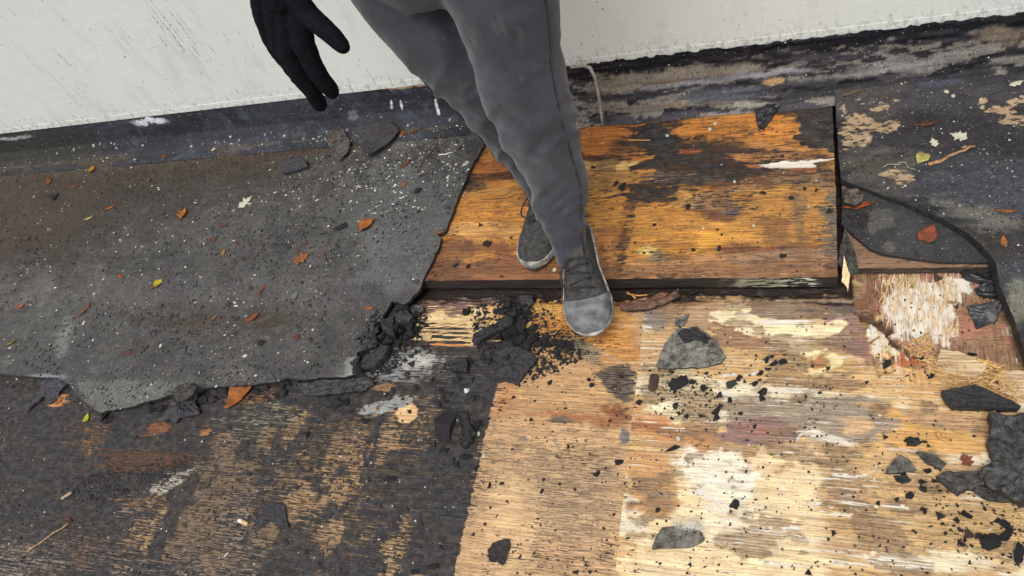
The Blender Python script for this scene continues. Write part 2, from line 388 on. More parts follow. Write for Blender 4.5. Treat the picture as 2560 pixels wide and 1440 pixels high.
def paint_left(c):
    c.col[:] = C(166, 130, 92); c.tar[:] = .92
    c.put(sstep(.45, .6, fbm(c.X*3, c.Y*5, 88, 4)), tar=.80, col=C(128, 104, 82))
    bn = fbm(c.X*15, c.Y*3.2, 77, 3)
    reg = 1-sstep(-60, 60, sdpoly([(600, 1050), (1090, 1000), (1190, 1120), (1110, 1440), (1080, 1700), (100, 1700), (420, 1330), (540, 1150)], *c.q(14, 20)))
    c.put(reg*sstep(.46, .62, bn), tar=.54)
    c.put(reg*(1-sstep(.46, .62, bn)), tar=.80)
    f2 = fbm(c.X*11, c.Y*8, 78, 4); reg2 = 1-sstep(-80, 80, sdpoly([(420, 1060), (1120, 1000), (1200, 1130), (1080, 1700), (100, 1700), (300, 1330)], c.px, c.py))
    c.put(reg2*sstep(.44, .58, f2), tar=.44)
    f3 = fbm(c.X*4, c.Y*6, 79, 4); c.put(sstep(.5, .62, f3)*.6, col=C(150, 130, 110), tar=.70)
    # the scrubbed tan bars
    for (x, y, rx, ry, a) in ((580, 1370, 34, 120, 16), (530, 1300, 30, 60, 12), (690, 1180, 26, 60, 10), (620, 1195, 34, 30, 0), (760, 1160, 34, 60, 14), (870, 1250, 30, 70, 20),
                              (880, 1140, 30, 30, 0), (1030, 1100, 34, 70, 20), (990, 1075, 26, 30, 10), (1060, 1030, 50, 30, 0), (900, 1330, 20, 60, 18), (680, 1230, 40, 26, 0), (800, 1200, 40, 30, 0), (640, 1265, 60, 18, 0)):
        c.blob(x, y, rx, ry, a, .8, 20, 24, tar=.46, k=.55)
    c.blob(1017, 1030, 26, 26, 0, .2, 3, 4, tar=.1, col=C(214, 170, 120))
    # a black strip along the seam
    c.poly([(1120, 960), (1250, 950), (1190, 1150), (1130, 1440), (1000, 1440), (1080, 1200)], 14, 8, 8, tar=1.2)
    # left: dark, brownish and dusty
    c.poly([(-200, 950), (560, 1000), (520, 1150), (380, 1300), (-200, 1330)], 40, 20, 20, col=C(120, 84, 58), tar=.86)
    c.blob(340, 1150, 140, 30, 0, .5, 30, 8, col=C(96, 62, 42), tar=.45)
    c.blob(215, 1110, 40, 32, 60, .6, 18, 10, col=C(168, 110, 62), tar=.62)
    c.blob(250, 1070, 40, 20, 0, .6, 16, 8, col=C(150, 104, 66), tar=.62)
    c.blob(388, 1072, 34, 18, -25, .5, 10, 8, col=C(132, 78, 46), tar=.3)
    c.blob(505, 1078, 22, 10, -20, .5, 12, 6, col=C(170, 108, 60), tar=.35)
    c.blob(148, 1000, 26, 16, -15, .3, 4, 4, col=C(190, 124, 76), tar=.15)
    c.blob(640, 990, 70, 20, -10, .5, 10, 6, col=C(150, 100, 60), tar=.55)
    c.blob(640, 1050, 90, 36, -10, .8, 10, 12, col=C(146, 136, 112), tar=.6)
    c.blob(400, 1225, 110, 18, -32, .6, 8, 10, col=C(178, 168, 152), tar=.45)
    c.blob(60, 1400, 160, 60, -10, .8, 20, 18, col=C(150, 134, 118), tar=.55)
    c.blob(180, 1370, 120, 50, 0, .9, 20, 18, col=C(128, 106, 92), tar=.62)
    c.blob(205, 1395, 26, 34, 10, .7, 10, 9, col=C(124, 92, 74), tar=.5)
    c.blob(360, 1255, 60, 20, 10, .5, 12, 10, col=C(176, 130, 88), tar=.6)
    # grey felt fluff still stuck on
    c.blob(1000, 915, 130, 42, -4, .5, 12, 12, col=C(146, 146, 142), tar=.45)
    c.blob(1040, 905, 60, 20, -4, .6, 10, 8, col=C(178, 176, 166), tar=.25)
    c.blob(960, 1012, 76, 18, -12, .25, 6, 5, col=C(150, 150, 148), tar=.25)
    c.blob(1160, 930, 80, 30, 0, .6, 12, 10, col=C(112, 104, 98), tar=.7)
    c.blob(960, 965, 30, 10, 0, .5, 5, 4, col=C(140, 100, 66), tar=.3)
    # torn, striped veneer beside the tear of the felt
    c.poly([(1050, 745), (1230, 735), (1225, 800), (1180, 865), (1030, 850), (1040, 790)], 4, 7, 4, col=C(228, 192, 134), tar=.12, pale=.42, pore=.25)
    c.poly([(1050, 740), (1240, 735), (1236, 765), (1170, 772), (1165, 790), (1115, 790), (1105, 775), (1075, 785), (1045, 790)], 3, 4, 5, col=C(128, 98, 88), tar=.25, pale=0)
    for yy, h in ((820, 4), (831, 3), (843, 4), (855, 4), (809, 2)):
        c.blob(1105, yy, 75, h, 2, .3, 6, 1.2, tar=1.2, pale=0)
    c.blob(1120, 862, 60, 3, 3, .3, 6, 1.2, col=C(196, 116, 58), tar=.1)
    c.poly([(1216, 762), (1262, 764), (1258, 790), (1236, 822), (1205, 812), (1210, 785)], 3, 6, 3, col=C(226, 170, 100), tar=.05, pale=.35, pore=.3)
    c.poly([(1195, 790), (1215, 790), (1205, 822), (1180, 810)], 3, 3, 3, col=C(104, 58, 36), tar=.05)
def paint_mid(c):
    c.col[:] = C(196, 152, 108); c.pore[:] = .55
    sp = fbm(c.X*9, c.Y*9, 61, 4)
    c.blob(1400, 1240, 170, 130, 0, .9, 10, 30, pore=.85, col=C(184, 148, 110))
    c.put(sstep(.48, .66, sp)*.7, tar=.34, pore=.85)
    c.blob(1430, 1400, 150, 50, 0, .8, 12, 30, tar=.30, pore=.7)
    c.blob(1280, 1330, 60, 120, 10, .8, 6, 14, col=C(206, 166, 120), pore=.35)
    c.poly([(1240, 955), (1330, 870), (1450, 870), (1540, 930), (1520, 1040), (1330, 1060), (1236, 1040)], 24, 14, 10, col=C(192, 146, 98), pore=.5)
    c.blob(1262, 990, 26, 60, 20, .8, 6, 8, col=C(184, 118, 70), k=.7)
    c.blob(1530, 1045, 60, 26, 0, .8, 18, 10, col=C(150, 88, 46))
    c.blob(1400, 1040, 110, 12, 6, .7, 18, 6, col=C(170, 108, 64))
    c.blob(1395, 1048, 40, 9, 6, .5, 10, 5, col=C(112, 88, 74))
    c.poly([(1478, 930), (1560, 905), (1605, 940), (1598, 1000), (1560, 1010), (1500, 960)], 6, 8, 6, col=C(112, 94, 78), tar=.42)
    c.poly([(1556, 1112), (1545, 1092), (1556, 1072), (1562, 1068), (1575, 1085), (1572, 1106)], 2, 1, 1, col=C(120, 110, 108), tar=.0)
    c.blob(1308, 1098, 12, 8, 0, .5, 2, 4, col=C(140, 120, 104))
    c.blob(1490, 1185, 40, 14, -20, .7, 10, 8, tar=.35)
    # dark rubble zone and the orange rot by the moving foot
    c.put(1-sstep(0, .010, c.X-XL1+c.ns*.008+c.nx*.004), tar=.9); c.put(sstep(-.012, 0, c.X-XL2+c.ns*.012+c.nx*.006), col=C(206, 162, 106), k=.8)
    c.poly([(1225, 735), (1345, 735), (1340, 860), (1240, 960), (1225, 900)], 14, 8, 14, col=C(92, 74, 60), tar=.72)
    c.poly([(1325, 735), (1580, 740), (1585, 850), (1540, 880), (1400, 850), (1330, 820)], 8, 10, 8, col=C(206, 132, 50), tar=.22, pale=.1, pore=.75)
    c.blob(1370, 770, 40, 24, 0, .6, 8, 8, col=C(214, 160, 80), tar=.1, pore=.5)
    c.blob(1400, 845, 70, 30, 10, .5, 10, 12, tar=.62)
    c.blob(1450, 870, 60, 24, 30, .6, 8, 12, col=C(146, 130, 104), tar=.45)
    c.blob(1560, 880, 50, 30, 0, .6, 16, 10, col=C(196, 132, 66), pore=.6, pale=.15)
    c.blob(1560, 800, 30, 40, 0, .5, 22, 8, col=C(214, 150, 80), pale=.35, pore=.3)
def paint_right(c):
    X, Y = c.X, c.Y
    c.col[:] = C(206, 162, 106); c.pore[:] = .55; c.pale[:] = .30
    mb = fbm(X*3, Y*22, 91, 4); c.put(sstep(.52, .66, mb)*.8, col=C(178, 136, 96), pale=.12)
    mb = fbm(X*4, Y*18, 97, 4); c.put(sstep(.55, .68, mb), col=C(240, 222, 184), pale=.5)
    # bottom: cream, whitish towards the middle, golden towards the right
    c.poly([(1570, 1230), (2040, 1130), (2080, 1500), (1540, 1700)], 50, 20, 30, col=C(232, 200, 152), pale=.30, pore=.38)
    c.poly([(1690, 1110), (1850, 1130), (1900, 1200), (1850, 1270), (1810, 1280), (1740, 1230)], 18, 14, 14, col=C(246, 232, 206), pale=.42, pore=.3)
    c.blob(1820, 1300, 100, 50, 0, .9, 14, 16, col=C(238, 216, 180), pore=.35)
    c.poly([(2120, 1230), (2560, 1250), (2800, 1400), (2560, 1420), (2280, 1370), (2120, 1330)], 26, 26, 14, col=C(190, 150, 96), pale=.22, pore=.6)
    c.blob(2330, 1405, 150, 24, 0, .6, 30, 10, col=C(236, 216, 176), pale=.5)
    c.blob(2170, 1310, 40, 24, 0, .6, 20, 8, col=C(176, 134, 86))
    c.poly([(1570, 1130), (1680, 1140), (1700, 1260), (1660, 1300), (1580, 1280)], 16, 14, 10, col=C(196, 142, 88), pale=.05, pore=.45)
    c.blob(1650, 1260, 40, 28, 0, .6, 10, 8, col=C(150, 108, 74))
    c.blob(1615, 1220, 34, 20, 0, .6, 12, 8, col=C(166, 128, 94))
    # reddish streaks and the plum-coloured patch
    c.poly([(1560, 1010), (1640, 1010), (1790, 1080), (1790, 1130), (1640, 1120), (1570, 1090)], 16, 24, 10, col=C(196, 134, 82), pale=.05, pore=.4)
    c.blob(1660, 1070, 80, 12, 10, .6, 24, 8, col=C(160, 96, 62))
    c.poly([(1790, 1000), (2150, 985), (2260, 1030), (2190, 1100), (2060, 1110), (1800, 1060)], 14, 30, 12, col=C(158, 138, 116), pale=.2, pore=.6)
    c.poly([(1780, 1085), (1830, 1050), (1930, 1040), (2000, 1070), (2010, 1100), (1940, 1112), (1840, 1106)], 5, 16, 7, col=C(142, 108, 100), pale=0, pore=.5)
    c.blob(1880, 1075, 50, 16, 10, .7, 14, 8, col=C(152, 106, 92), pale=0, pore=.4)
    c.blob(2070, 1095, 60, 12, 10, .5, 20, 6, col=C(226, 212, 186), pale=.7)
    c.blob(2140, 1062, 44, 20, 0, .4, 10, 6, col=C(208, 164, 120), pale=.1, pore=.5)
    c.poly([(2150, 1010), (2240, 1020), (2260, 1060), (2340, 1080), (2480, 1080), (2460, 1150), (2200, 1110), (2230, 1060)], 12, 24, 8, col=C(208, 152, 82), pale=.06, pore=.4)
    # the yellow gritty patch
    c.poly([(1605, 940), (1700, 925), (1790, 950), (1800, 1000), (1780, 1050), (1700, 1060), (1620, 1020)], 7, 6, 8, col=C(226, 202, 156), pale=.1, pore=.8)
    c.blob(1670, 1010, 50, 16, -20, .5, 5, 6, col=C(238, 220, 178), pore=.5)
    # upper strip: grey-brown smooth veneer, torn cream band, mauve islands
    c.poly([(1540, 740), (1880, 735), (1880, 800), (1800, 830), (1560, 800)], 12, 20, 8, col=C(176, 138, 102), pale=.05, pore=.4)
    c.poly([(1545, 735), (1700, 725), (1680, 765), (1620, 780), (1545, 790)], 5, 10, 6, col=C(118, 74, 54), tar=.15, pore=.5)
    c.poly([(1862, 725), (2190, 715), (2190, 790), (2000, 800), (1880, 797), (1868, 770)], 4, 9, 4, col=C(138, 112, 88), pale=0, pore=.45)
    c.blob(2100, 770, 80, 12, -4, .6, 26, 5, col=C(104, 88, 78), pale=0)
    c.poly([(1800, 760), (1865, 762), (1885, 796), (2010, 800), (2000, 806), (2040, 845), (2030, 900), (1950, 870), (1840, 830), (1790, 805)], 4, 12, 5, col=C(246, 222, 176), pale=.34, pore=.32)
    c.blob(1955, 805, 60, 5, 0, .3, 8, 2, col=C(250, 236, 206), pale=.8)
    c.poly([(1800, 800), (1850, 830), (1960, 850), (1985, 865), (1960, 880), (1830, 870), (1760, 860)], 4, 12, 5, col=C(160, 118, 86), pale=.08, pore=.55)
    c.poly([(2050, 790), (2165, 785), (2175, 900), (2130, 890), (2060, 860), (2045, 830)], 4, 8, 6, col=C(142, 106, 94), pale=.06, pore=.5)
    c.poly([(2005, 830), (2050, 808), (2105, 795), (2120, 810), (2105, 828), (2060, 845), (2020, 850)], 3, 7, 4, col=C(244, 214, 168), pale=.3, pore=.35)
    c.poly([(2035, 855), (2080, 880), (2108, 900), (2100, 916), (2085, 918), (2040, 945), (2010, 915), (2030, 890)], 4, 4, 3, col=C(246, 220, 160), pale=.2, pore=.2)
    c.blob(2045, 905, 30, 16, 0, .5, 3, 7, col=C(176, 116, 66), pore=.6)
    # the rotten, fibrous corner: fibres run across
    c.poly([(2150, 655), (2460, 650), (2560, 760), (2800, 900), (2700, 960), (2400, 900), (2290, 960), (2160, 900), (2170, 800), (2130, 700)], 22, 16, 22, col=C(164, 112, 96), vg=.9, pale=.12, pore=.45)
    c.poly([(2240, 700), (2300, 705), (2400, 730), (2410, 840), (2370, 860), (2300, 862), (2230, 830), (2200, 790), (2220, 760)], 10, 4, 10, col=C(226, 206, 190), vg=1, pale=.72, pore=.45)
    c.poly([(2165, 805), (2230, 830), (2260, 870), (2270, 920), (2180, 890)], 6, 4, 6, col=C(226, 200, 160), vg=1, pale=.6, pore=.5)
    c.poly([(2150, 655), (2230, 655), (2220, 740), (2180, 800), (2165, 760)], 6, 4, 6, col=C(150, 98, 74), vg=1, pale=.12, pore=.6)
    c.poly([(2245, 665), (2298, 665), (2300, 700), (2290, 720), (2245, 712)], 3, 2, 4, col=C(176, 146, 112), vg=1, pale=.02, pore=.3)
    c.poly([(2360, 690), (2430, 705), (2430, 740), (2380, 725)], 5, 5, 5, col=C(252, 246, 236), pale=.95, pore=0)
    c.poly([(2370, 760), (2560, 790), (2700, 900), (2560, 880), (2380, 850)], 14, 14, 8, col=C(168, 110, 88), vg=.15, pale=.08, pore=.4)
    c.blob(2525, 832, 28, 12, 8, .3, 6, 5, col=C(214, 180, 150), vg=.6, pale=.5)
    c.poly([(2180, 880), (2360, 880), (2560, 930), (2560, 1010), (2380, 990), (2180, 960)], 18, 16, 14, col=C(206, 156, 98), pale=.22, pore=.55)
    c.blob(2270, 905, 36, 20, 10, .6, 5, 9, col=C(176, 92, 52), pore=.5)
    c.poly([(2130, 740), (2175, 740), (2180, 800), (2165, 830), (2140, 790)], 5, 5, 4, col=C(122, 82, 56), tar=.12)
    # dust and tar specks drifting in
    c.blob(1640, 800, 34, 24, 0, .5, 8, 6, col=C(140, 124, 112), pale=0)
    c.blob(1610, 805, 20, 22, 0, .5, 22, 6, pale=.7)
    fz = fbm(X*9, Y*26, 93, 5); c.put(sstep(.52, .62, fz), pale=.5, k=.7); c.put(sstep(.54, .64, fbm(X*11, Y*20, 94, 5)), col=C(146, 112, 78), pore=.8, k=.7); c.put(sstep(.56, .66, fbm(X*14, Y*16, 95, 5)), tar=.22, k=.8)
    # white mycelium threads
    for pts, wd in (([(1750, 930), (1790, 940), (1850, 938), (1900, 935)], 3.5), ([(1720, 1195), (1770, 1205), (1830, 1210), (1860, 1215)], 5), ([(1740, 1215), (1780, 1250), (1820, 1290)], 7),
                    ([(1945, 1215), (1975, 1250), (2005, 1290)], 4), ([(2035, 1305), (2060, 1280), (2140, 1285)], 4), ([(2000, 1030), (2020, 1012)], 3), ([(2075, 1185), (2140, 1192), (2180, 1190), (2205, 1212)], 4.5),
                    ([(1920, 1320), (2000, 1322)], 4), ([(1800, 1215), (1812, 1235)], 4), ([(1990, 1105), (2005, 1092)], 4), ([(2200, 1268), (2270, 1272)], 4), ([(2010, 1260), (2090, 1262)], 3.5)):
        m = np.full(X.shape, 1e9); x, y = c.q(5, 7); brk = fbm(X*45, Y*45, 57, 3)
        for a, b in zip(pts[:-1], pts[1:]):
            ex, ey = b[0]-a[0], b[1]-a[1]; t = np.clip(((x-a[0])*ex+(y-a[1])*ey)/(ex*ex+ey*ey), 0, 1)
            m = np.minimum(m, np.hypot(x-a[0]-t*ex, y-a[1]-t*ey))
        c.put((1-sstep(wd*.3, wd*1.1, m))*sstep(.36, .5, brk), col=C(250, 244, 230), pale=.8, pore=0)
    # relief: torn veneer lies lower, the crack and holes lower still
    dz = np.zeros(X.shape)
    def dent(pts, d, soft=3, rg=9):
        nonlocal dz
        x, y = c.q(4, rg); dz = dz-d*(1-sstep(-soft, soft, sdpoly(pts, x, y)))
    dent([(2140, 775), (2165, 780), (2200, 805), (2235, 830), (2225, 840), (2180, 812), (2150, 800)], .012)
    dent([(2210, 825), (2250, 850), (2290, 880), (2340, 905), (2335, 915), (2280, 895), (2240, 868)], .010)
    dent([(2180, 890), (2225, 892), (2230, 925), (2190, 940)], .008)
    dent([(1800, 760), (1865, 762), (1885, 796), (2010, 800), (2000, 806), (2040, 845), (2030, 900), (1950, 870), (1840, 830), (1790, 805)], .0025, 3, 5)
    dent([(2035, 855), (2080, 880), (2108, 900), (2100, 916), (2085, 918), (2040, 945), (2010, 915), (2030, 890)], .0025, 3, 3)
    dent([(2005, 830), (2050, 808), (2105, 795), (2120, 810), (2105, 828), (2060, 845), (2020, 850)], .002, 3, 4)
    rot = 1-sstep(-10, 10, sdpoly([(2165, 690), (2400, 700), (2560, 800), (2560, 960), (2300, 960), (2165, 900)], *c.q(4, 6)))
    dz += rot*(fbm(X*160, Y*14, 8, 3)-.5)*.006
    dz += (fbm(X*9, Y*90+fbm(X*7, Y*7, 4, 2)*5, 19, 2)-.5)*.0022
    c.put(sstep(.005, .012, -dz), col=C(84, 54, 34), pale=0)
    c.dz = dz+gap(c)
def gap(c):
    e = sstep(.948, .984, c.Y+(c.nx*.020+c.ns*.010+c.nf*.008))*(c.X < .14); c.put(e, col=C(46, 34, 28), tar=.35, pale=0); return -.014*e  # shade under the board's front edge painted dark, with some dirt and tar
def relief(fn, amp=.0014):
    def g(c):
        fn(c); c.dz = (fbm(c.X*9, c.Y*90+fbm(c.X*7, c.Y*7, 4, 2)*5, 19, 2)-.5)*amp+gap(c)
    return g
FB = (-2.0, .10, .62, 1.12)
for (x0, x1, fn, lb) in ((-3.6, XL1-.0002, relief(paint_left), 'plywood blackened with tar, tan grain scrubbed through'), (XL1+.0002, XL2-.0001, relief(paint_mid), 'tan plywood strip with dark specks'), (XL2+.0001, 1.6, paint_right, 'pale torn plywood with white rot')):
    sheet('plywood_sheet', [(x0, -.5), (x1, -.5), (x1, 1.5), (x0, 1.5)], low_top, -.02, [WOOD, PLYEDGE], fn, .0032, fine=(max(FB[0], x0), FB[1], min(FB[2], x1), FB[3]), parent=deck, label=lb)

# the upper boards
def board_top(X, Y): return BZ+(fbm(X*4, Y*4, 6, 3)-.5)*.003
def paint_board(c):
    c.col[:] = C(176, 110, 38); c.pore[:] = .42
    X, Y = c.X, c.Y
    bn = fbm(X*26, Y*4, 31, 3)*.5+fbm(X*5, Y*24, 33, 4)*.5
    c.put(sstep(.45, .62, bn), col=C(200, 134, 44)); c.put(sstep(.50, .66, fbm(X*6, Y*20, 36, 4)), col=C(122, 70, 34), pore=.65)
    # left part, behind and beside the feet
    c.poly([(1000, 690), (1180, 400), (1300, 400), (1330, 690)], 10, 14, 8, col=C(190, 118, 36))
    c.blob(1240, 420, 120, 22, -4, .5, 40, 8, col=C(170, 92, 30), pore=.6)
    c.blob(1260, 440, 90, 10, -4, .6, 30, 5, col=C(96, 52, 26), tar=.35)
    c.blob(1230, 475, 80, 14, 0, .6, 40, 6, col=C(192, 128, 54))
    c.blob(1160, 465, 60, 16, -4, .6, 20, 8, col=C(96, 68, 44), tar=.45)
    c.poly([(1130, 560), (1300, 555), (1290, 600), (1110, 600)], 12, 26, 8, col=C(196, 138, 72), pore=.4)
    c.poly([(1100, 605), (1290, 605), (1330, 660), (1420, 700), (1050, 700)], 14, 24, 10, col=C(140, 82, 44), pore=.72)
    c.blob(1180, 640, 70, 14, 0, .7, 20, 6, col=C(186, 118, 50), pore=.4)
    c.poly([(1050, 672), (1560, 672), (1560, 710), (1040, 710)], 8, 20, 5, col=C(150, 88, 50), pore=.3)
    # strip up to the seam line
    c.poly([(1450, 300), (1602, 310), (1590, 430), (1450, 440)], 8, 10, 8, col=C(186, 104, 32), pore=.6)
    c.blob(1560, 370, 40, 40, 0, .6, 12, 8, tar=.30, pore=.8)
    c.blob(1500, 395, 60, 10, 0, .6, 24, 5, col=C(96, 56, 34), tar=.3)
    c.poly([(1450, 405), (1592, 400), (1588, 425), (1455, 428)], 6, 12, 4, col=C(214, 168, 98), pore=.3)
    c.poly([(1455, 428), (1588, 425), (1580, 470), (1460, 475)], 6, 12, 4, col=C(176, 122, 60), pore=.55)
    c.poly([(1460, 475), (1575, 470), (1560, 560), (1465, 580)], 8, 16, 6, col=C(190, 124, 44), pore=.45)
    c.poly([(1465, 580), (1560, 560), (1540, 700), (1480, 700)], 10, 12, 8, col=C(178, 110, 56), pore=.5)
    # tar along the seam and the big tar field
    c.poly([(1572, 470), (1600, 470), (1575, 600), (1555, 690), (1530, 690), (1552, 580)], 6, 5, 5, col=C(120, 76, 48), tar=.42)
    c.poly([(1604, 305), (1700, 300), (1690, 325), (1720, 345), (1850, 345), (1900, 370), (2010, 375), (2090, 400), (2090, 440), (1960, 430), (1900, 450), (1830, 460), (1740, 460), (1690, 470), (1700, 500), (1650, 515), (1590, 500), (1575, 500), (1590, 420)], 20, 40, 14, col=C(84, 54, 38), tar=.64, pore=.9)
    c.poly([(1604, 305), (1690, 300), (1680, 340), (1700, 370), (1600, 370)], 5, 6, 5, tar=1.1)
    c.poly([(1980, 275), (2100, 270), (2100, 380), (2010, 372), (1990, 345), (2000, 320)], 6, 8, 8, col=C(90, 70, 52), tar=.95)
    c.poly([(1880, 270), (2100, 262), (2100, 290), (1960, 288)], 5, 6, 5, tar=1)
    c.poly([(1690, 318), (1760, 292), (1900, 285), (1950, 290), (2000, 322), (1975, 360), (1880, 362), (1850, 345), (1780, 335), (1690, 335)], 4, 8, 5, col=C(196, 116, 34), tar=.10, pore=.5)
    c.blob(1830, 325, 60, 20, 0, .6, 10, 8, tar=.25, pore=.85)
    c.poly([(1850, 345), (1900, 350), (2010, 372), (2010, 380), (1890, 372)], 4, 16, 4, col=C(186, 122, 56), tar=.2)
    c.poly([(1700, 370), (1745, 375), (1740, 384), (1690, 380)], 3, 12, 4, col=C(170, 76, 36), tar=.2)
    c.poly([(1790, 385), (1960, 380), (2060, 385), (2030, 402), (1880, 402)], 6, 30, 5, col=C(186, 118, 62), tar=.46, pore=.7)
    c.poly([(1590, 430), (1700, 430), (1830, 440), (1830, 452), (1700, 460), (1590, 460)], 8, 30, 6, col=C(116, 92, 82), tar=.6)
    c.poly([(1690, 490), (1900, 460), (1900, 520), (1830, 530), (1700, 520)], 12, 20, 8, col=C(176, 128, 80), tar=.44, pore=.7)
    c.blob(1700, 490, 24, 20, 0, .6, 8, 5, col=C(200, 136, 60), tar=.2)
    c.poly([(1900, 420), (2080, 420), (2075, 500), (1960, 470)], 14, 18, 10, col=C(140, 104, 70), tar=.40)
    c.blob(1840, 525, 60, 18, 20, .6, 16, 8, col=C(130, 90, 64), tar=.38)
    c.blob(1825, 530, 34, 10, 0, .6, 10, 6, col=C(112, 100, 94), tar=.5)
    c.blob(1790, 545, 60, 12, 0, .6, 20, 6, col=C(116, 74, 46), tar=.2)
    c.poly([(1560, 530), (1700, 515), (1780, 560), (1800, 640), (1560, 650)], 14, 20, 8, col=C(192, 124, 40), pore=.6)
    c.blob(1770, 600, 40, 18, 0, .6, 14, 6, col=C(220, 150, 40), pore=.3)
    c.poly([(1860, 470), (2060, 470), (2050, 600), (1900, 620), (1830, 560)], 16, 16, 10, col=C(184, 122, 48), pore=.6)
    vb = fbm(X*42, Y*6, 51, 2); vr = 1-sstep(-30, 30, sdpoly([(1940, 480), (2075, 470), (2080, 620), (1940, 620)], c.px, c.py))
    c.put(vr*sstep(.5, .62, vb)*.8, col=C(132, 98, 60))
    c.poly([(2055, 480), (2100, 480), (2100, 690), (2030, 690), (2060, 600)], 10, 16, 6, col=C(124, 104, 88), tar=.28)
    c.poly([(1560, 655), (1800, 640), (2060, 630), (2100, 700), (1540, 705)], 12, 24, 6, col=C(186, 130, 82), pore=.35)
    c.poly([(1820, 640), (2060, 620), (2090, 690), (1850, 690)], 14, 24, 6, col=C(156, 116, 86), pore=.55)
    c.blob(1640, 645, 34, 14, 0, .5, 8, 6, col=C(140, 116, 84), tar=.3)
    c.blob(1620, 628, 20, 12, 0, .6, 6, 6, col=C(226, 190, 100))
    c.blob(1660, 690, 36, 8, 0, .4, 8, 4, tar=.5)
    c.poly([(1050, 660), (1540, 665), (2090, 640), (2090, 700), (1050, 705)], 14, 24, 10, col=C(136, 88, 52), pore=.65, k=.7)
    c.put(sstep(.5, .62, fbm(c.X*16, c.Y*30, 37, 5)), tar=.34, pore=.8, k=.7); c.put(sstep(.55, .66, fbm(c.X*7, c.Y*9, 38, 4)), col=C(110, 70, 42), k=.6)
    # the white torn splinter wound
    c.poly([(1905, 412), (1950, 404), (2000, 400), (2090, 398), (2040, 406), (2045, 418), (1960, 420), (1900, 418)], 3, 8, 2, col=C(245, 240, 228), tar=.05, pale=.75, pore=0)
    c.poly([(1865, 412), (1905, 410), (1900, 420), (1865, 420)], 3, 6, 2, col=C(196, 108, 58), tar=0)
    c.poly([(1960, 420), (2045, 418), (2045, 428), (1990, 428)], 3, 6, 2, col=C(160, 84, 40), tar=.1)
    c.poly([(1900, 270), (2105, 255), (2105, 272), (1940, 280)], 4, 4, 3, tar=1)
    c.dz = (fbm(X*9, Y*130, 23, 3)-.5)*.0016-(1-sstep(-3, 3, sdpoly([(1905, 412), (2000, 400), (2090, 398), (2045, 418), (1960, 420)], c.px, c.py)))*.0015
bpoly = [(-1.9, FY+.005), (-.95, FY), (.108, FY-.002), (.112, 1.2), (.116, 1.545), (-1.9, 1.545)]
sheet('plywood_board', bpoly, board_top, .006, [WOOD, LICH], paint_board, .003, rag=.0015, fine=(-1.1, .9, .2, 1.6), parent=deck, label='amber stained raised board with black tar field')
# battens that carry the raised boards, seen in the shadow gap
def box(x0, y0, z0, x1, y1, z1): 
    v = [(x, y, z) for z in (z0, z1) for x, y in ((x0, y0), (x1, y0), (x1, y1), (x0, y1))]
    return v, [(3, 2, 1, 0), (4, 5, 6, 7), (0, 1, 5, 4), (1, 2, 6, 5), (2, 3, 7, 6), (3, 0, 4, 7)]
# lichen on the front of the board
def paint_rb(c):
    c.col[:] = C(140, 104, 80); c.pore[:] = .5; c.tar[:] = .15
sheet('plywood_board', [(.128, 1.028), (1.6, 1.028), (1.6, 1.545), (.128, 1.545)], lambda X, Y: .026+X*0, .004, [WOOD, PLYEDGE], paint_rb, .006, rag=.002, parent=deck, label='brown board edge under the right hand felt')

# ---------------------------------------------------------------- left felt membrane
def mem_top(X, Y):
    t = sstep(.90, 1.02, Y); z = .020+.040*t
    z = z+.035*sstep(1.47, 1.58, Y)**1.5
    return z+(fbm(X*5, Y*5, 12, 4)-.5)*.014+(fbm(X*30, Y*30, 14, 4)-.5)*.0045
def mz(px, py):
    z = .05
    for _ in range(6):
        p = P(px, py, z); z = float(mem_top(p[0], p[1]))
    return P(px, py, z)
edge_px = [(1215, 345), (1200, 380), (1185, 405), (1168, 440), (1150, 482), (1134, 525), (1117, 572), (1110, 582), (1092, 586), (1104, 594), (1096, 620), (1075, 665), (1057, 702), (1050, 722), (1022, 752), (1007, 763), (996, 756), (978, 753), (972, 768), (957, 790),
           (962, 800), (940, 805), (932, 818), (936, 838), (944, 850), (940, 866), (915, 872), (893, 880), (894, 905), (900, 922), (890, 934), (868, 942), (800, 944), (760, 950), (715, 944), (700, 952), (640, 960), (560, 966), (515, 968), (500, 978), (440, 984), (380, 1000), (330, 1016), (250, 1032), (232, 1020), (190, 985), (170, 960), (150, 945), (60, 940), (-40, 933), (-400, 930)]
mpoly = [mz(*p)[:2] for p in edge_px]
mpoly = [np.array((-.79, 1.60)), np.array((-.80, 1.56))]+mpoly+[np.array((-3.9, mpoly[-1][1])), np.array((-3.9, 1.60))]
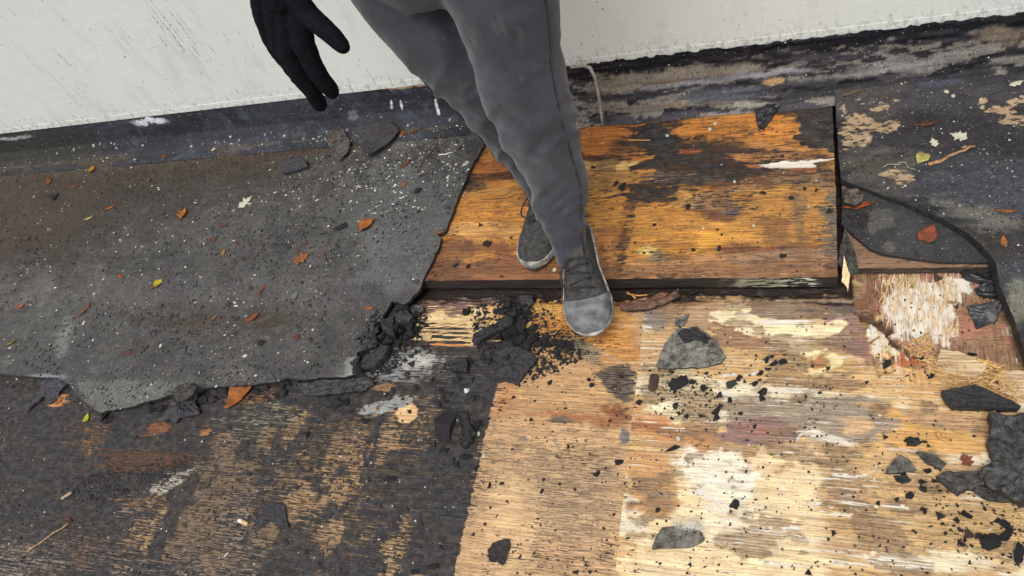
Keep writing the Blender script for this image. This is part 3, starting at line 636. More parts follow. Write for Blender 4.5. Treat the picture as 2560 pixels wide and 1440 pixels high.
def paint_mem(c):
    c.col[:] = C(78, 76, 74); c.pale[:] = 0
    c.put(sstep(.48, .60, fbm(c.X*14, c.Y*14, 72, 4))*.6, col=C(58, 56, 54)); c.put(sstep(.56, .66, fbm(c.X*20, c.Y*20, 73, 4))*.5, col=C(100, 98, 94))
    l = fbm(c.X*2.2, c.Y*2.2, 71, 4); c.put(sstep(.42, .62, l)*.5, col=C(70, 68, 67))
    c.poly([(-400, 380), (500, 330), (800, 400), (640, 470), (420, 560), (200, 640), (-400, 760)], 110, 10, 40, col=C(60, 54, 48))
    c.poly([(-400, 400), (120, 420), (260, 500), (120, 620), (-400, 700)], 60, 10, 40, col=C(64, 54, 46))
    for (x, y, rx, ry) in ((140, 470, 120, 40), (300, 440, 160, 26), (60, 560, 90, 40), (460, 800, 110, 26), (650, 790, 70, 34), (560, 420, 140, 24)):
        c.blob(x, y, rx, ry, 0, 1, 20, 30, col=C(66, 57, 48), k=.8)
    c.blob(1060, 330, 160, 14, -6, .6, 8, 6, col=C(62, 46, 36))
    c.blob(700, 380, 240, 14, -6, .6, 8, 6, col=C(62, 50, 40))
    c.poly([(980, 420), (1150, 420), (1100, 620), (1050, 700), (900, 740), (880, 520)], 50, 6, 20, col=C(88, 88, 87))
    c.blob(940, 735, 36, 26, 0, .6, 4, 10, col=C(62, 62, 66))
    c.blob(160, 840, 16, 50, 8, .8, 3, 6, col=C(112, 112, 110))
    c.poly([(860, 900), (900, 890), (905, 940), (850, 945)], 6, 3, 6, col=C(126, 126, 122))
    c.poly([(190, 950), (500, 960), (440, 990), (250, 1040)], 12, 5, 8, col=C(98, 98, 92))
    c.blob(120, 940, 50, 8, 0, .5, 3, 5, col=C(120, 122, 124))
mem = sheet('roofing_felt_membrane', mpoly, mem_top, lambda X, Y: np.maximum(mem_top(X, Y)-.011, .002), [FELT, EDGE], paint_mem, .0042, rag=.0028, ragf=70, fine=(-2.15, .5, -.75, 1.62),
            label='large grey mineral felt sheet with ragged torn edge, covering the left of the roof', cat='roofing felt')

# ---------------------------------------------------------------- right hand felt: curved cut edge, slab below it
def rm_top(X, Y):
    z = .050+(fbm(X*6, Y*6, 44, 4)-.5)*.012+(fbm(X*28, Y*40, 45, 4)-.5)*.006
    z = z-.020*(1-sstep(.86, 1.05, Y))
    d = sdpoly(rpoly, X, Y); z = z+.013*np.exp(-(d/.028)**2)*sstep(1.25, 1.05, Y)
    return z+.03*sstep(1.46, 1.57, Y)
cut_px = [(2103, 448), (2150, 465), (2200, 486), (2260, 508), (2315, 534), (2370, 560), (2420, 592), (2450, 620), (2470, 642), (2486, 662), (2492, 690), (2498, 715), (2512, 745), (2535, 790), (2552, 840), (2575, 900), (2640, 1000)]
rz = lambda px, py: P(px, py, .050)
rpoly = [rz(*p)[:2] for p in cut_px]+[np.array((1.7, .62)), np.array((1.7, 1.59)), np.array((.122, 1.59)), np.array((.124, 1.35))]
def paint_rm(c):
    c.col[:] = C(47, 45, 48); c.tar[:] = .45
    l = fbm(c.X*5, c.Y*9, 83, 4); c.put(sstep(.5, .64, l), col=C(62, 57, 54), tar=.3)
    c.poly([(2290, 400), (2400, 385), (2560, 395), (2700, 520), (2560, 560), (2420, 560), (2330, 520), (2240, 470), (2320, 440)], 14, 14, 14, col=C(62, 63, 68), tar=.75)
    c.poly([(2110, 380), (2300, 380), (2270, 480), (2110, 450)], 30, 8, 14, col=C(74, 70, 64), tar=.3)
    for (x, y, rx, ry, a) in ((2150, 305, 48, 18, 5), (2215, 318, 40, 14, -12), (2130, 345, 34, 24, 20), (2160, 352, 22, 24, 0), (2105, 275, 12, 12, 0), (2245, 440, 44, 20, 15), (2540, 250, 44, 14, -12), (2510, 275, 40, 10, 0), (2460, 250, 14, 12, -40),
                              (2240, 252, 14, 6, 0), (2420, 235, 12, 5, 0), (2405, 370, 12, 8, 0), (2200, 270, 26, 14, 0), (2140, 248, 12, 4, 0), (2560, 300, 50, 14, 0), (2460, 268, 8, 6, 0)):
        c.blob(x, y, rx, ry, a, .4, 6, 6, pale=.62)
    for (x, y, rx, ry) in ((2400, 520, 90, 18), (2500, 560, 60, 18)):
        c.blob(x, y, rx, ry, 10, .8, 10, 12, col=C(96, 94, 86), tar=.2)
    c.blob(2350, 205, 50, 10, -5, .5, 8, 4, col=C(60, 62, 76))
    c.blob(2530, 680, 50, 50, 0, .6, 6, 14, col=C(60, 62, 66), tar=.8)
    c.blob(2545, 760, 30, 50, 0, .6, 4, 10, col=C(118, 118, 104), tar=.2)
    c.blob(2140, 620, 30, 20, 0, .6, 4, 10, col=C(80, 72, 60))
sheet('roofing_felt_layer', rpoly, rm_top, lambda X, Y: np.minimum(rm_top(X, Y)-.03, .022), [TARRED, EDGE], paint_rm, .0042, rag=.0012, fine=(.1, .75, .75, 1.6),
      label='thick black tarred felt on the right, cut in a long curve', cat='roofing felt')
spoly = [P(x, y, .036)[:2] for x, y in ((2108, 470), (2104, 560), (2135, 590), (2175, 622), (2200, 634), (2290, 648), (2350, 655), (2470, 657), (2520, 640), (2480, 560), (2300, 500))]
def paint_slab(c):
    c.col[:] = C(56, 55, 56); c.tar[:] = .2
    c.poly([(2170, 520), (2240, 520), (2250, 560), (2180, 590)], 5, 2, 5, col=C(84, 82, 78)); c.blob(2225, 620, 18, 14, 0, .3, 2, 4, col=C(92, 84, 76))
    c.poly([(2235, 520), (2300, 520), (2330, 640), (2240, 640)], 5, 2, 4, col=C(60, 60, 62)); c.blob(2140, 550, 40, 26, 0, .5, 4, 10, col=C(44, 41, 40))
sheet('felt_slab', spoly, lambda X, Y: .037+(fbm(X*9, Y*9, 3, 3)-.5)*.003, .029, [TARRED, EDGE], paint_slab, .003, rag=.0012,
      label='smooth dark felt slab lying below the curved cut, red-brown leaf on it', cat='roofing felt')

# ---------------------------------------------------------------- the wall and its foot
WY = 1.6; WE = .212
wall = empty('parapet_wall', (0, WY, 0), label='white painted parapet wall with scratches, running along the top of the view', cat='wall')
def strip(name, x0, x1, prof, mats, paint, res, parent=None, top_rag=0, wob=0, **k):
    """a surface swept along x from a (y, z) profile with real relief"""
    xs = np.arange(x0, x1, res); pr = [np.array(prof[0], float)]
    for a, b in zip(prof[:-1], prof[1:]):
        a, b = np.array(a), np.array(b); n = max(1, int(np.linalg.norm(b-a)/res)); pr += [a+(b-a)*t/n for t in range(1, n+1)]
    pr = np.array(pr); s_ = np.linspace(0, 1, len(pr)); X = np.repeat(xs[:, None], len(pr), 1); Y = np.repeat(pr[None, :, 0], len(xs), 0).copy(); Z = np.repeat(pr[None, :, 1], len(xs), 0).copy()
    if wob: Y -= (fbm(X*12, Z*30+s_*9, 4, 4)-.35)*wob; 
    if top_rag: Z += (s_[None, :]**6)*(fbm(X*60, X*0+1, 9, 3)-.5)*top_rag
    cv = Canvas(X, Y, Z); paint(cv); col, msk = cv.attrs(); nP = len(pr)
    i, j = np.meshgrid(np.arange(len(xs)-1), np.arange(nP-1), indexing='ij'); a = i*nP+j
    q = np.stack([a, a+nP, a+nP+1, a+1], -1).reshape(-1, 4)
    return fastmesh(name, np.stack([X, Y, Z], -1).reshape(-1, 3), q, mats, np.zeros(len(q)), np.ones(len(q), bool), parent, {'Col': col.reshape(-1, 4), 'Msk': msk.reshape(-1, 4)}, **k)
v, f = box(-6, .0, WE+.022, 3, .20, .93); mesh('wall_face', v, f, WALL, wall)
v, f = box(-6, -.0012, WE, 3, .20, WE+.0215); mesh('edge_strip', v, f, WALL, wall)
v, f = box(-6, -.03, .93, 3, .24, .97); mesh('coping', v, f, WALL, wall)
v, f = box(-6, .012, -.03, 3, .20, WE-.0005); mesh('wall_base', v, f, PLYEDGE, wall)
def paint_fl(c):
    c.col[:] = C(48, 50, 58); c.put(sstep(.4, .6, fbm(c.X*6, c.Z*9, 8, 4)), col=C(38, 39, 46)); c.put(sstep(.5, .6, fbm(c.X*25, c.Z*30, 18, 4))*.5, col=C(62, 65, 74))
    c.poly([(-300, 340), (240, 320), (260, 420), (-300, 460)], 40, 4, 12, col=C(46, 45, 42))
    c.blob(375, 303, 44, 9, -6, .4, 3, 8, col=C(210, 212, 214)); c.blob(40, 345, 40, 4, -6, .4, 3, 3, col=C(140, 142, 144))
    c.blob(880, 285, 14, 14, 0, .5, 3, 5, col=C(96, 100, 108))
    for x, y, h in ((978, 262, 12), (1003, 262, 14), (1093, 262, 16), (1097, 280, 8)):
        c.blob(x, y, 2.6, h, -8, .3, 1, 1.5, col=C(226, 226, 222))
    for i in range(26): 
        x = random.uniform(100, 1150); y = 395-(x/1150)*80+random.uniform(-20, 6); c.blob(x, y, random.uniform(1, 3.2), random.uniform(1, 2.6), 0, .4, 0, 2, col=C(196, 190, 178))
strip('flashing_strip', -4.2, -.80, [(1.515, .071), (1.545, .082), (1.565, .10), (1.583, .13), (1.590, .17), (1.5975, .211)], [FELT], paint_fl, .0045, top_rag=.009, wob=.003,
      label='blue-black felt flashing turned up along the foot of the white wall', cat='flashing')
v, f = box(-1.17, 1.5965, .186, -.86, 1.609, .2115)
mesh('wood_batten', v, f, mat_simple('weathered_batten', (.16, .10, .05), (.40, .28, .15), 1, .7, .002, stretch=(20, 150, 150)), label='thin bare wood strip showing under the white wall behind the knee', cat='batten')
def paint_up(c):
    c.col[:] = C(58, 56, 60); c.tar[:] = .4
    al = (c.py+.118*c.px); l = fbm(c.X*7, al/26., 66, 4); c.put(sstep(.50, .56, l), col=C(122, 114, 106), tar=.1)
    c.poly([(1420, 190), (1700, 125), (2000, 110), (2300, 70), (2560, 60), (2700, 60), (2700, 180), (2400, 180), (2100, 190), (1900, 215), (1600, 240), (1430, 260)], 10, 14, 10, col=C(112, 106, 100), tar=.1)
    c.put((1-sstep(-10, 10, sdpoly([(1420, 180), (2600, 60), (2600, 200), (1420, 260)], c.px, c.py)))*sstep(.50, .56, fbm(c.X*12, al/18., 67, 5)), col=C(52, 50, 54), tar=.5)
    c.put(sstep(.58, .62, fbm(c.X*20, al/14., 69, 4)), col=C(30, 29, 33), tar=.5)
    c.poly([(1400, 140), (2700, -10), (2700, 52), (2200, 106), (1900, 138), (1650, 180), (1560, 200), (1400, 200)], 5, 4, 10, col=C(22, 22, 27), tar=.7)
    for (x, y, rx, ry) in ((2390, 80, 40, 18), (1995, 112, 34, 8), (1600, 185, 34, 14), (2250, 100, 22, 14), (2140, 90, 60, 14)):
        c.blob(x, y, rx, ry, -8, .25, 4, 6, col=C(24, 24, 32), tar=.7)
    c.poly([(1500, 190), (1680, 170), (1900, 160), (1880, 190), (1600, 225), (1500, 235)], 8, 20, 7, col=C(122, 112, 100), tar=.05)
    c.blob(1900, 185, 130, 10, -6, .6, 20, 6, col=C(146, 146, 148)); c.blob(1730, 205, 90, 9, -8, .6, 16, 6, col=C(128, 128, 132))
    c.blob(1935, 205, 26, 9, -6, .3, 5, 4, col=C(176, 140, 98)); c.blob(2500, 90, 60, 22, -5, .4, 8, 8, col=C(108, 96, 84))
    c.blob(2200, 170, 200, 14, -8, .7, 20, 8, col=C(130, 128, 124)); c.blob(1790, 240, 120, 16, -6, .6, 16, 8, col=C(84, 86, 94))
    c.blob(1690, 262, 30, 12, 0, .4, 5, 5, col=C(132, 118, 100)); c.blob(1880, 262, 50, 6, 0, .5, 5, 4, col=C(150, 146, 136))
strip('timber_kerb', -.81, 1.7, [(1.528, .047), (1.548, .062), (1.560, .09), (1.575, .13), (1.588, .17), (1.5975, .216)], [TARRED], paint_up, .0042, top_rag=.018, wob=.010,
      label='weathered grey kerb with peeling black tar below the white wall, right of the legs', cat='kerb')

# ================================================================ loose things
def ins(poly, x, y): return sdpoly(poly, np.array(x, float), np.array(y, float)) < 0
def surf(x, y):
    x = np.atleast_1d(np.asarray(x, float)); y = np.atleast_1d(np.asarray(y, float))
    z = low_top(x, y)
    z = np.where(ins(bpoly, x, y), board_top(x, y), z); z = np.where(ins(spoly, x, y), .038, z)
    z = np.where(ins(rpoly, x, y), rm_top(x, y), z); z = np.where(ins(mpoly, x, y), mem_top(x, y), z)
    return z
def at(px, py, lift=0.0):
    z = .03
    for _ in range(7):
        p = P(px, py, z); z = .5*z+.5*(float(surf(p[0], p[1])[0])+lift)
    return P(px, py, z)
def ppm(p): return F/float(-(np.array([p[0], p[1], p[2]-H])@M)[2])    # pixels of the photo per metre there
grp = {}
def slab(name, label, pts, mat, cat, thick=.006, lift=0, bumpy=.003, tilt=(0, 0), curl=0, color=(1, 1, 1), side=None, smooth_it=0, parent=None, group=None):
    """a broken flat piece: outline, uneven top, real thickness"""
    c0 = at(*np.mean(pts, 0)); z0 = c0[2]+lift
    w_ = np.array([P(x, y, z0+thick)[:2] for x, y in pts])
    # finer, uneven outline
    out = []
    for i in range(len(w_)):
        a, b = w_[i], w_[(i+1) % len(w_)]; L = np.linalg.norm(b-a); n = max(1, int(L/.007)); nrm = np.array([-(b-a)[1], (b-a)[0]])/(L+1e-9)
        for k in range(n): out.append(a+(b-a)*k/n+nrm*(random.uniform(-1, 1)*.0014 if k else 0))
    w_ = np.array(out); n = len(w_); cen = w_.mean(0); ext = np.abs(w_-cen).max()
    rings = [1, .93, .75, .5, .25]; V = []; hz = []
    for r in rings:
        for p in w_: V.append(cen+(p-cen)*r)
    V.append(cen); V = np.array(V); d = (V-cen)
    z = thick+(fbm(V[:, 0]*90+3, V[:, 1]*90, 5, 3)-.5)*bumpy*2+(fbm(V[:, 0]*28, V[:, 1]*28, 9, 2)-.5)*bumpy*2+d[:, 0]*tilt[0]+d[:, 1]*tilt[1]+curl*(d**2).sum(1)/(ext*ext)
    z[:n] -= thick*.22; base = np.maximum(0, d[:n, 0]*tilt[0]+d[:n, 1]*tilt[1]+curl*(d[:n]**2).sum(1)/(ext*ext))
    z = np.maximum(z, .001)
    top = np.c_[V-cen, z]; bot = np.c_[w_-cen+(rng.random((n, 2))-.5)*.0012, np.minimum(base, z[:n]-.0008)]
    V3 = np.r_[top, bot]; Fc = []; mi = []
    for r in range(len(rings)-1):
        for i in range(n):
            j = (i+1) % n; Fc.append((r*n+i, r*n+j, (r+1)*n+j, (r+1)*n+i)); mi.append(0)
    L = (len(rings)-1)*n; cc = len(rings)*n
    for i in range(n): Fc.append((L+i, L+(i+1) % n, cc)); mi.append(0)
    bo = len(top)
    for i in range(n): j = (i+1) % n; Fc.append((i, bo+i, bo+j, j)); mi.append(1)
    Fc.append(tuple(bo+i for i in range(n))[::-1]); mi.append(1)
    area = sum(w_[i][0]*w_[(i+1) % n][1]-w_[(i+1) % n][0]*w_[i][1] for i in range(n))
    if area < 0: Fc = [q[::-1] for q in Fc]
    o = mesh(name, V3, Fc, [mat, side or EDGE], parent, False, mi, color, label=label, cat=cat, group=group)
    o.location = (cen[0], cen[1], z0+.0005); return o
_ico = None
def ico():
    global _ico
    if _ico is None:
        import bmesh
        bm = bmesh.new(); bmesh.ops.create_icosphere(bm, subdivisions=3, radius=1)
        _ico = (np.array([v.co[:] for v in bm.verts]), [tuple(v.index for v in f.verts) for f in bm.faces]); bm.free()
    return _ico
lumps = []
def lumpmesh(k):
    while len(lumps) <= k:
        v, f = ico(); s = len(lumps)*13.7
        a = rng.normal(size=(8, 3))*[1, 1, .9]; a /= np.linalg.norm(a, axis=1)[:, None]; w_ = v.copy()
        for q in a:                                   # planar breaks
            d = w_@q; lim = random.uniform(.22, .62); w_ -= np.outer(np.maximum(0, d-lim), q)
        w_ *= (1+(fbm(v[:, 0]*3+s, v[:, 1]*3+v[:, 2]*2, 3, 3)-.5)*.5+(fbm(v[:, 0]*11+s, v[:, 1]*11+v[:, 2]*9, 4, 2)-.5)*.30)[:, None]
        me = bpy.data.meshes.new('lump'); me.from_pydata([tuple(p) for p in w_.tolist()], [], f); lumps.append(me)
    return lumps[k]
lumpcache = {}
LM = [('the triangular felt fragment', 1725, 875), ('the oval black chip', 1702, 965), ('the plum-coloured stain', 1900, 1075), ('the white blot', 1790, 1200), ('the tufted grey fragment', 1690, 1342), ('the kite-shaped brown flake', 1248, 1382), ('the grey triangular fragment', 2255, 1162),
      ('the crumpled black mass', 2520, 1140), ('the corner pieces', 2490, 1360), ('the torn hole', 2205, 910), ('the yellow gritty patch', 1720, 1000), ('the orange knot stain', 2140, 1065), ('the dark leaf-shaped stain', 1560, 1090), ('the big black clod', 1116, 1068), ('the wedge-shaped block', 1146, 912),
      ('the torn felt flap', 930, 890), ('the pale grey pebble', 1166, 976), ('the heart-shaped bare patch', 1017, 1035), ('the flat angular piece', 1288, 908), ('the standing shoe', 1340, 620), ('the white splinter wound', 1990, 410), ('the dark tar field', 1720, 400), ('the biggest black lump', 1220, 611),
      ('the yellow leaf', 398, 708), ('the lobed orange leaf', 460, 534), ('the folded orange leaf', 920, 562), ('the pinkish crust', 615, 505), ('the curled yellow-orange leaf', 478, 368), ('the grey-green petal', 738, 737), ('the long brown leaf', 213, 776), ('the flat felt offcut', 730, 415), ('the ragged decaying leaf', 756, 646),
      ('the long straw', 125, 1345), ('the reddish leaf below', 632, 795), ('the slanted dark twig', 1070, 388), ('the pale shred', 222, 547), ('the dark red leaf end', 10, 412), ('the speckled white flake', 402, 865)]
def near(px, py):
    b_ = min(LM, key=lambda q: (q[1]-px)**2+(q[2]-py)**2); dx, dy = px-b_[1], py-b_[2]; d = math.hypot(dx, dy)
    v = '' if abs(dy) < .45*abs(dx) else ('below ' if dy > 0 else 'above '); h_ = '' if abs(dx) < .45*abs(dy) else ('right of ' if dx > 0 else 'left of ')
    w_ = ('and '.join([v, h_]) if v and h_ else v+h_); return ('close ' if d < 45 else '' if d < 90 else 'well ')+w_+b_[0].replace('the ', '', 1)
def heapzone(px, py, cx, cy, r):
    v = 'front' if py > cy+r*.35 else 'back' if py < cy-r*.35 else 'middle'; h_ = 'right' if px > cx+r*.45 else 'left' if px < cx-r*.45 else 'centre'; return v+' '+h_
def sizeword(s, lo, hi): return 'tiny' if s < lo+(hi-lo)*.12 else 'small' if s < lo+(hi-lo)*.4 else 'larger'
def lump(name, label, px, py, wpx, hpx=None, cat='debris', mat=None, flat=.5, ang=None, lift=0, color=(1, 1, 1), group=None, parent=None):
    mat = mat or TAR; hpx = hpx or wpx*.7; k = random.randrange(9); key = (k, mat.name)
    if key not in lumpcache: m_ = lumpmesh(k).copy(); m_.materials.append(mat); lumpcache[key] = m_
    p = at(px, py); s = .5/ppm(p); o = bpy.data.objects.new(name, lumpcache[key]); link(o, parent)
    sz = min(wpx, hpx)*s*flat*1.25; o.scale = (wpx*s*1.45, hpx*s*1.6, sz*1.15)
    o.location = (p[0], p[1], p[2]+sz*.55+lift); o.rotation_euler = (random.uniform(-.35, .35), random.uniform(-.35, .35), math.radians(ang) if ang is not None else random.uniform(-1.2, 1.2))
    o.color = (*color, 1); return tag(o, label, cat, group)
SHAPES = {
 'oval': [(0, -1), (.22, -.8), (.4, -.4), (.42, 0), (.32, .45), (.12, .85), (0, 1)],
 'long': [(0, -1), (.12, -.7), (.22, -.3), (.24, .1), (.16, .55), (.05, .9), (0, 1)],
 'lobed': [(0, -1), (.3, -.75), (.75, -.55), (.45, -.25), (.85, .15), (.42, .2), (.35, .5), (.15, .6), (0, 1)],
 'heart': [(0, -.75), (.3, -1), (.65, -.75), (.75, -.25), (.45, .3), (.15, .75), (0, 1)],
 'round': [(0, -.9), (.45, -.75), (.75, -.3), (.75, .2), (.5, .65), (.2, .88), (0, .95)]}
def leaf(label, px, py, size, col, shape='oval', ang=0, curl=.35, name='fallen_leaf', stem=True, lift=.002, cat='leaf', tiltx=0, wid=1.0, group=None):
    p = at(px, py); L = size*.5/ppm(p)
    half = SHAPES[shape]; o_ = [(x, y) for x, y in half]+[(-x*random.uniform(.7, 1.1), y+random.uniform(-.05, .05)) for x, y in half[-2:0:-1]]
    pts = []
    for i in range(len(o_)):
        a, b = np.array(o_[i]), np.array(o_[(i+1) % len(o_)]); pts += [a, (a+b)/2+rng.normal(size=2)*.035]
    pts = np.array(pts)*[wid, 1]; n = len(pts); V = [pts*r for r in (1, .66, .33)]+[np.array([[0, 0]])]; V = np.concatenate(V)
    h = curl*.8*(V[:, 0]**2)*L+curl*.55*np.maximum(0, V[:, 1])**2*L+(fbm(V[:, 0]*2.2+px, V[:, 1]*2.2+py, 3, 3)-.4)*.35*L*max(curl, .15)
    top = np.c_[V*L, h+.0006]; bot = top-[0, 0, .0006]; m_ = len(top); Fc = []
    for r in range(2):
        for i in range(n): j = (i+1) % n; Fc.append((r*n+i, r*n+j, (r+1)*n+j, (r+1)*n+i))
    for i in range(n): Fc.append((2*n+i, 2*n+(i+1) % n, 3*n))
    Fc2 = [tuple(k+m_ for k in q[::-1]) for q in Fc]; rim = [((i+1) % n, i, m_+i, m_+(i+1) % n) for i in range(n)]
    o = mesh(name, np.r_[top, bot], Fc+Fc2+rim, LEAF, None, True, None, col, label=label, cat=cat, group=group)
    at_ = o.data.attributes.new('Leaf', 'FLOAT_VECTOR', 'POINT'); at_.data.foreach_set('vector', np.c_[np.r_[V, V], np.zeros(2*m_)].astype(np.float32).ravel())
    o.location = (p[0], p[1], p[2]+lift); o.rotation_euler = (tiltx, 0, math.radians(ang))
    if stem: tubeobj('leaf_stem', [(0, -L*.95, .0008), (L*.1, -L*1.25, .002), (L*.05, -L*1.5, .003)], [.0007, .0006, .0004], LEAF, o, 5).color = (*(np.array(col)*.6), 1)
    return o
def tube(path, rad, seg=8, squash=1.0):
    path = np.array(path, float); n = len(path); V = []; T = np.gradient(path, axis=0); T /= np.linalg.norm(T, axis=1)[:, None]+1e-9
    u = np.cross(T[0], [0, 0, 1.]); 
    if np.linalg.norm(u) < .1: u = np.cross(T[0], [1., 0, 0])
    for i in range(n):
        u = u-T[i]*(u@T[i]); u /= np.linalg.norm(u)+1e-9; v_ = np.cross(T[i], u)
        for k in range(seg):
            a = 2*math.pi*k/seg; V.append(path[i]+(u*math.cos(a)+v_*math.sin(a)*squash)*rad[i])
    Fc = [(i*seg+k, i*seg+(k+1) % seg, (i+1)*seg+(k+1) % seg, (i+1)*seg+k) for i in range(n-1) for k in range(seg)]
    Fc += [tuple(range(seg))[::-1], tuple((n-1)*seg+k for k in range(seg))]
    return V, [q[::-1] for q in Fc]
def tubeobj(name, path, rad, mat, parent=None, seg=8, **k):
    V, Fc = tube(path, rad, seg); return mesh(name, V, Fc, mat, parent, True, **k)
def twig(name, label, pts, r, mat, cat='twig', color=(1, 1, 1), lift=.002, taper=.6, group=None):
    w_ = np.array([at(*q) for q in pts]); w_[:, 2] += lift+r*.8; o0 = w_.mean(0)
    P2 = []; 
    for a, b in zip(w_[:-1], w_[1:]):
        for t in (0, .33, .66): P2.append(a+(b-a)*t+rng.normal(size=3)*r*.25)
    P2.append(w_[-1]); rad = [r*(1-(1-taper)*i/len(P2))*random.uniform(.85, 1.15) for i in range(len(P2))]
    V, Fc = tube(np.array(P2)-o0, rad, 7); o = mesh(name, V, Fc, mat, None, True, None, color, label=label, cat=cat, group=group); o.location = o0; return o

# ---- torn and broken felt pieces
G = (1, 1, 1)
slab('felt_fragment', 'large grey gritty felt fragment, roughly triangular, on the pale plywood right of the moving shoe', [(1640, 914), (1652, 880), (1668, 848), (1692, 822), (1742, 815), (1768, 832), (1792, 855), (1815, 890), (1803, 908), (1764, 917), (1700, 921), (1645, 921)], TARG, 'felt piece', .006, .002, .0035, color=(2.3, 2.3, 2.15))
slab('bitumen_flake', 'black broken layer lying on top of the large triangular felt fragment', [(1692, 832), (1705, 822), (1742, 818), (1775, 845), (1768, 858), (1740, 848), (1712, 856)], TAR, 'bitumen flake', .004, .010, .004)
slab('felt_flake', 'small silvery felt flake just above the triangular fragment', [(1688, 796), (1722, 788), (1714, 806), (1700, 822), (1688, 812)], TARG, 'felt piece', .003, .003, .002, (.1, .2), color=(1.6, 1.6, 1.6))
o = slab('felt_fragment', 'grey felt fragment with a tuft of white fibres, lower middle of the pale plywood', [(1630, 1372), (1640, 1345), (1655, 1318), (1700, 1313), (1752, 1326), (1762, 1348), (1738, 1364), (1700, 1369)], TARG, 'felt piece', .007, .002, .003, color=(2.1, 1.95, 1.8))
V = []; Fc = []
for i in range(90):
    a = random.uniform(-1.2, 1.2); L = random.uniform(.012, .035); b = np.array([random.uniform(-.005, .05), .02+random.uniform(-.004, .004), .006]); e = b+[math.sin(a)*L*.7, math.cos(a)*L, random.uniform(0, .008)]; m_ = (b+e)/2+rng.normal(size=3)*.003
    v, f = tube([b, m_, e], [.0003, .00025, .0002], 3); Fc += [tuple(k+len(V) for k in q) for q in f]; V += [tuple(x) for x in v]
mesh('fibre_tuft', V, Fc, FLAKEW, o)
slab('bitumen_flake', 'dark brown kite-shaped flake on the tan plywood at the bottom of the view', [(1218, 1376), (1230, 1358), (1250, 1352), (1272, 1347), (1276, 1362), (1268, 1385), (1262, 1408), (1254, 1413), (1242, 1404), (1222, 1402)], TAR, 'bitumen flake', .004, .001, .002, color=(1.1, .95, .9))
slab('felt_fragment', 'long black felt slab with thick sawn side, at the right edge of the pale plywood', [(2355, 974), (2400, 968), (2440, 960), (2470, 972), (2520, 996), (2555, 1012), (2548, 1022), (2470, 1020), (2384, 1018), (2366, 1000)], TAR, 'felt piece', .018, .006, .003, (.02, .05))
slab('felt_mass', 'big crumpled black felt mass at the lower right edge of the view', [(2474, 1030), (2520, 1032), (2640, 1020), (2680, 1150), (2640, 1290), (2555, 1255), (2500, 1232), (2462, 1205), (2455, 1170), (2486, 1150), (2470, 1105), (2478, 1070)], TARG, 'felt piece', .022, .004, .014, color=(.95, .95, 1.0))
slab('felt_flap', 'fuzzy dark felt flap reaching left from the crumpled mass', [(2340, 1188), (2365, 1176), (2430, 1178), (2490, 1172), (2505, 1195), (2460, 1212), (2420, 1222), (2396, 1238), (2372, 1222), (2358, 1205)], TARG, 'felt piece', .011, .004, .006, (.1, 0), color=(.9, .86, .86))
slab('felt_flap', 'pointed dark felt tongue under the crumpled mass', [(2425, 1222), (2500, 1215), (2560, 1245), (2505, 1255), (2460, 1245)], TARG, 'felt piece', .008, .003, .004, color=(.6, .6, .62))
slab('felt_fragment', 'small grey-green triangular felt fragment left of the crumpled black mass', [(2213, 1182), (2228, 1160), (2250, 1136), (2274, 1146), (2292, 1172), (2262, 1178), (2235, 1182)], TARG, 'felt piece', .009, .003, .003, (-.1, 0), color=(1.5, 1.5, 1.35))
slab('felt_fragment', 'narrow grey felt fragment leaning beside the triangular one', [(2290, 1128), (2330, 1134), (2368, 1158), (2355, 1172), (2318, 1158)], TARG, 'felt piece', .008, .003, .004, (.1, .1), color=(.9, .9, .85))
slab('bitumen_flake', 'black angular flake above the grey triangular felt fragment', [(2264, 1094), (2296, 1092), (2304, 1106), (2290, 1114), (2268, 1112)], TAR, 'bitumen flake', .007, .001, .003)
slab('bitumen_flake', 'black flake at the foot of the grey triangular felt fragment', [(2235, 1188), (2268, 1190), (2280, 1200), (2255, 1208), (2240, 1200)], TAR, 'bitumen flake', .005, .001, .003)
slab('tar_shard', 'shiny black tar shard pointing down on the reddish rotten plywood', [(2418, 764), (2465, 760), (2512, 757), (2500, 780), (2492, 800), (2460, 812), (2443, 820), (2430, 792)], TARS, 'tar shard', .006, .003, .003, (.1, .3))
slab('tar_smear', 'ragged shiny black tar smear where the curved felt meets the plywood', [(2402, 674), (2440, 660), (2480, 656), (2520, 700), (2520, 742), (2470, 738), (2446, 732), (2440, 720), (2478, 708), (2440, 700), (2418, 694)], TARS, 'tar smear', .012, 0, .006)
slab('felt_wedge', 'grey pointed felt wedge standing in the gap at the corner of the amber board', [(2112, 578), (2122, 596), (2138, 628), (2150, 672), (2128, 676), (2104, 662), (2094, 650), (2100, 615)], TARG, 'felt piece', .020, .030, .004, (0, .25), color=(.65, .65, .62))
slab('bark_piece', 'pale curled bark sliver hanging over the corner of the amber board', [(2108, 650), (2114, 662), (2126, 685), (2122, 710), (2120, 725), (2114, 708), (2104, 700), (2106, 675)], WOODBIT, 'bark sliver', .008, .034, .004, (0, .5), color=(1.3, 1.35, 1.5), side=WOODBIT)
slab('pebbled_flake', 'round brown pebbled flake in the gap beside the amber board', [(2108, 488), (2120, 472), (2145, 470), (2158, 485), (2156, 502), (2136, 512), (2112, 505)], TARG, 'felt piece', .010, .012, .004, color=(1.3, 1.05, .9))
lump('loose_chip', 'brown-grey chip hanging under the front edge of the amber board', 1904, 740, 30, 28, 'chip', TARG, .6, lift=.005)
slab('tar_tongue', 'hanging tongue of grey-black tar over the back edge of the amber board', [(1888, 272), (1912, 262), (1935, 258), (1952, 262), (1938, 280), (1922, 302), (1908, 318), (1896, 314), (1892, 300)], TARS, 'tar tongue', .010, .002, .006)
